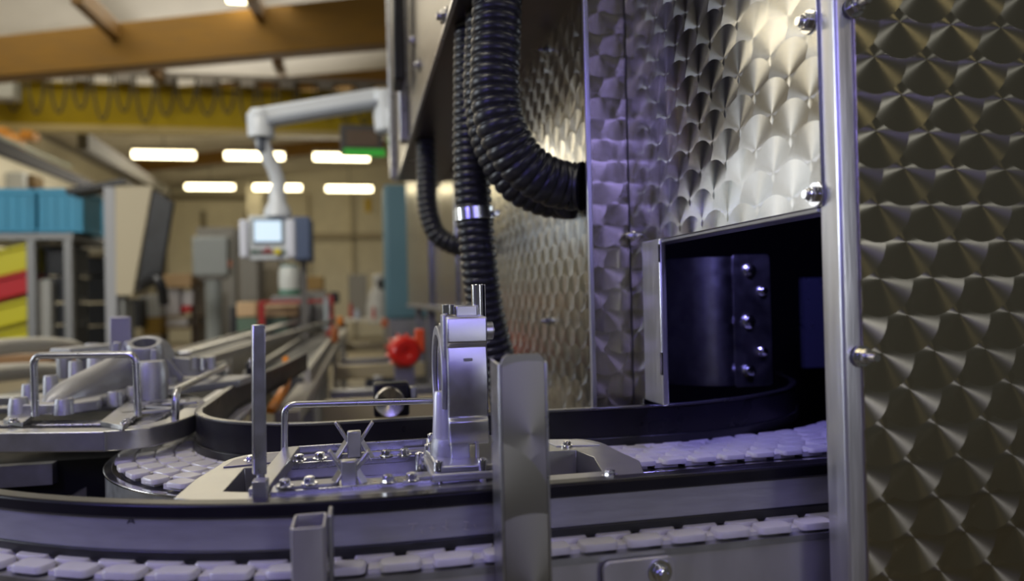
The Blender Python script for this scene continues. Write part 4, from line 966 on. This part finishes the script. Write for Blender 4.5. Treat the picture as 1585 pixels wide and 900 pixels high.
# upper and left flank sheet around the opening (one bent sheet)
def XS(y, z): return (y, z)
Mx = Matrix(((0, 0, 1, 0), (1, 0, 0, 0), (0, 1, 0, 0), (0, 0, 0, 1)))
b = MB(); b.prism([(yB-.006, zo), (yo+.004, zo), (yo+.004, ZC), (yo+.016, ZC), (yo+.016, -.45), (yS, -.45), (yS, ZT), (yB-.006, ZT)], XM-.0018, XM, Mx); b.build('flank_panel', SW_S, t, bev=.0004)
b = MB(); b.box((XR, yS+.001, -.45), (XM+.004, yS+.003, ZT)); b.build('step_panel', SW_F, t, bev=.0004)
b = MB(); b.box((XM-.0022, yS-.0015, -.45), (XM+.004, yS+.0008, ZT)); b.build('panel_gap', BLACK, t)
b = MB(); b.box((XR-.0025, yS-.0015, -.45), (XR+.0035, yS+.006, ZT)); b.build('frame_edge', PST, t, bev=.0015)
b = MB(); b.box((XR+.003, yS+.006, -.45), (XR+.005, 2.05, .46)); b.build('rear_flank_panel', SW_S, t)
# opening frame
b = MB(); b.box((XM-.0035, yo-.046, ZC), (XM+.0045, yo+.006, zo+.001)); b.build('opening_post', PST, t, bev=.002)
b = MB(); b.box((XM-.001, yB, zo-.004), (XM+.02, yo, zo+.0)); b.build('opening_lintel', STEELD, t, bev=.001)
b = MB(); b.box((XM-.0040, yo-.046, .035), (XM-.0030, yo-.043, .055)); b.build('hinge', CHROME, t)
b = MB(); b.box((XM-.0042, yo-.047, -.09), (XM-.0030, yo-.042, -.065)); b.build('hinge', CHROME, t)
# interior
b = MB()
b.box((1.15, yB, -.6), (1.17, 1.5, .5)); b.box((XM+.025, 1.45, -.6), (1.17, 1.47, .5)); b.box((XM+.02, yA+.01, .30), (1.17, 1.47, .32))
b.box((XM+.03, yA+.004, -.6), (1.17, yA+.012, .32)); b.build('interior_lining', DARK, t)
# bracket inside
Yi = .90
VST = mat('inner steel', (.36, .36, .40), .32, 1, .2, 60, .15)
p = at(1058, 600, Yi); q = at(1136, 398, Yi); b = MB()
pts = []
for k in range(13):
    s = k/12; pts.append((p.x+(q.x-p.x)*s, Yi+.05*(1-s)**2-.012*math.sin(s*PI)))
b.sweep(pts, [(0, p.z), (.003, p.z), (.003, q.z), (0, q.z)]); b.build('inner_baffle', VST, t)
p = at(1137, 600, Yi-.004); q = at(1190, 394, Yi-.004)
b = MB(); b.prism(rrect(p.x, p.z, q.x, q.z, .005), 0, .003, Matrix(((1,0,0,0),(0,0,1,Yi-.006),(0,1,0,0),(0,0,0,1)))); b.build('inner_plate', VST, t, bev=.0006)
for px, py, r in ((1159, 419, .0075), (1179, 451, .0055), (1158, 498, .0075), (1179, 544, .0055), (1158, 575, .0075)):
    c = at(px, py, Yi-.006); b = MB(); b.lathe([(r*1.3, 0), (r*1.25, .003), (r, .004), (r*.9, .008), (0, .011)], c, (0, -1, 0), 20); b.build('inner_bolt', CHROME, t)
b = MB(); p = at(1246, 570, 1.1); q = at(1262, 430, 1.1); b.box((p.x, 1.1, p.z), (q.x+.03, 1.11, q.z)); b.build('inner_strip', mat('blue strip', (.25, .27, .5), .3, .8), t)
# bolts on the flank
for px, py in ((1252, 34), (1263, 301)):
    p = atx(px, py, XM-.002); hexbolt(t, p, (-1, 0, 0), .0063, .0045, .004, name='flank_bolt')
p = atx(979, 365, XM-.002); hexbolt(t, p, (-1, 0, 0), .0045, .004, .004, name='flank_bolt')
for px, py in ((1321, 12), (1334, 552)):
    p = at(px, py, yA-.0025); hexbolt(t, p, (0, -1, 0), .0052, .006, .008, name='panel_bolt')
for px, py in ((846, 78), (848, 497)):
    p = atx(px, py, XR+.002); hexbolt(t, p, (-1, 0, 0), .005, .004, .006, name='rear_bolt')
# hood
ZH = .383; XH = .1305
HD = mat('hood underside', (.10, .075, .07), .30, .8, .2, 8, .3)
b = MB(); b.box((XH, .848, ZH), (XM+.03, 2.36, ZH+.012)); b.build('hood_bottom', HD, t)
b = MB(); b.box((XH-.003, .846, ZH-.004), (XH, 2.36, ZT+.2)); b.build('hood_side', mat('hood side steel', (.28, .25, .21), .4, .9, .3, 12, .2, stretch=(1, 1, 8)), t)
b = MB(); b.bar((XH-.004, .78, ZH-.003), (XH-.004, 2.36, ZH-.003), .006, .006); b.build('hood_edge', STEEL, t)
b = MB(); b.box((XH, .848, ZH+.012), (XR, .852, ZT+.2)); b.build('hood_end', STEELD, t)
for y in (1.75, 2.3):
    b = MB(); b.box((XH-.026, y, ZH-.0), (XH-.004, y+.05, ZT+.2)); b.build('hood_post', STEEL, t, bev=.003)
for px, py in ((650, 101), (641, 62), (690, 26)):
    p = atx(px, py, XH-.004); hexbolt(t, p, (-1, 0, 0), .010, .006, .006, name='hood_bolt')
b = MB(); p = atx(618, 92, XH-.03); b.box((XH-.045, p.y-.05, p.z-.06), (XH-.02, p.y+.05, p.z+.16)); b.build('latch', BLACK, t, bev=.004)
# rear part of flank
RF = mat('mirror like grey steel', (.40, .40, .42), .22, .95, .3, 5, .1, stretch=(1, 1, .3))
b = MB(); b.box((XR-.005, 2.06, -.03), (XR+.02, 2.7, ZH)); b.build('rear_door', RF, t, bev=.004)
b = MB(); b.box((XR-.02, 2.72, -.03), (XR+.02, 3.9, 1.1)); b.build('rear_door', RF, t, bev=.004)
b = MB(); b.box((XR-.03, 2.04, -.04), (XR+.02, 3.9, -.025)); b.build('rear_sill', STEELD, t)
for y in (2.4, 2.9, 3.5):
    b = MB(); b.box((XR-.01, y, -.55), (XR+.02, y+.05, -.04)); b.build('rear_leg', STEELD, t)
b = MB(); b.box((XM+.03, 1.0, Zf), (1.5, 3.9, -.45)); b.build('base_cabinet', STEELD, t)

# ------------------------------------------------------------ corrugated hoses
def hose(label, pts, r, pitch, clamps=(), phase=0):
    P = resample(smooth(pts, 30), pitch/10)
    t = thing('corrugated_hose', label, 'hose', tuple(P[-1]))
    prof = [1.0, 1.0, 1.0, .995, .985, .96, .90, .90, .96, .985]
    b = MB(); b.tube(P, lambda i: r*prof[i % 10], 28); b.build('hose_body', HOSE, t, ang=70)
    for f, m, rr, wd in clamps:
        i = int(f*(len(P)-1)); d = (P[i+1]-P[i]).normalized(); c = P[i]
        b = MB(); b.lathe([(r*rr*.96, -wd), (r*rr, -wd*.9), (r*rr, wd*.9), (r*rr*.96, wd)], c, d, 32); hc = b.build('hose_clamp', m, t)
        b = MB(); s = Vector((1, -.4, 0)).normalized(); b.cyl(c+s*(r*rr+.003)+Vector((0, -.009, 0)), c+s*(r*rr+.003)+Vector((0, .009, 0)), .004, n=12); b.build('clamp_screw', m, hc)
    return t
Ya = .885
hose('large black corrugated hose in front, curving right into the flank panel',
     [at(770, -30, Ya-.01), at(768, 60, Ya-.01), at(766, 140, Ya-.01), at(777, 200, Ya-.01), at(806, 250, Ya-.005), at(846, 279, Ya), at(880, 288, Ya+.005), atx(901, 289, XR+.004)], .0312, .0128)
Yb2 = .955
hose('black corrugated hose behind and below the large one, curving into the flank',
     [at(752, -20, Yb2), at(750, 60, Yb2), at(748, 150, Yb2), at(762, 225, Yb2), at(795, 280, Yb2), at(835, 303, Yb2), at(866, 309, Yb2), atx(884, 309, XR+.004)], .0268, .0120)
Yc2 = 1.01
hose('straight black corrugated hose hanging at the left with a bright metal clamp',
     [at(735, -20, Yc2), at(731, 60, Yc2), at(730, 150, Yc2), at(730, 250, Yc2), at(733, 315, Yc2), at(741, 400, Yc2), at(752, 480, Yc2+.01), at(772, 565, Yc2+.02), at(790, 640, Yc2+.03)], .0262, .0112,
     clamps=((.525, mat('bright clamp', (.8, .82, .86), .25, 1), 1.08, .009),))
Yd = 1.75
hose('far dark hose bending behind the straight hose',
     [at(659, 190, Yd), at(660, 260, Yd), at(662, 320, Yd), at(676, 362, Yd), at(705, 380, Yd), at(735, 382, Yd+.02)], .0245, .015,
     clamps=((.03, STEELD, 1.2, .012), (.08, STEELD, 1.2, .006)))
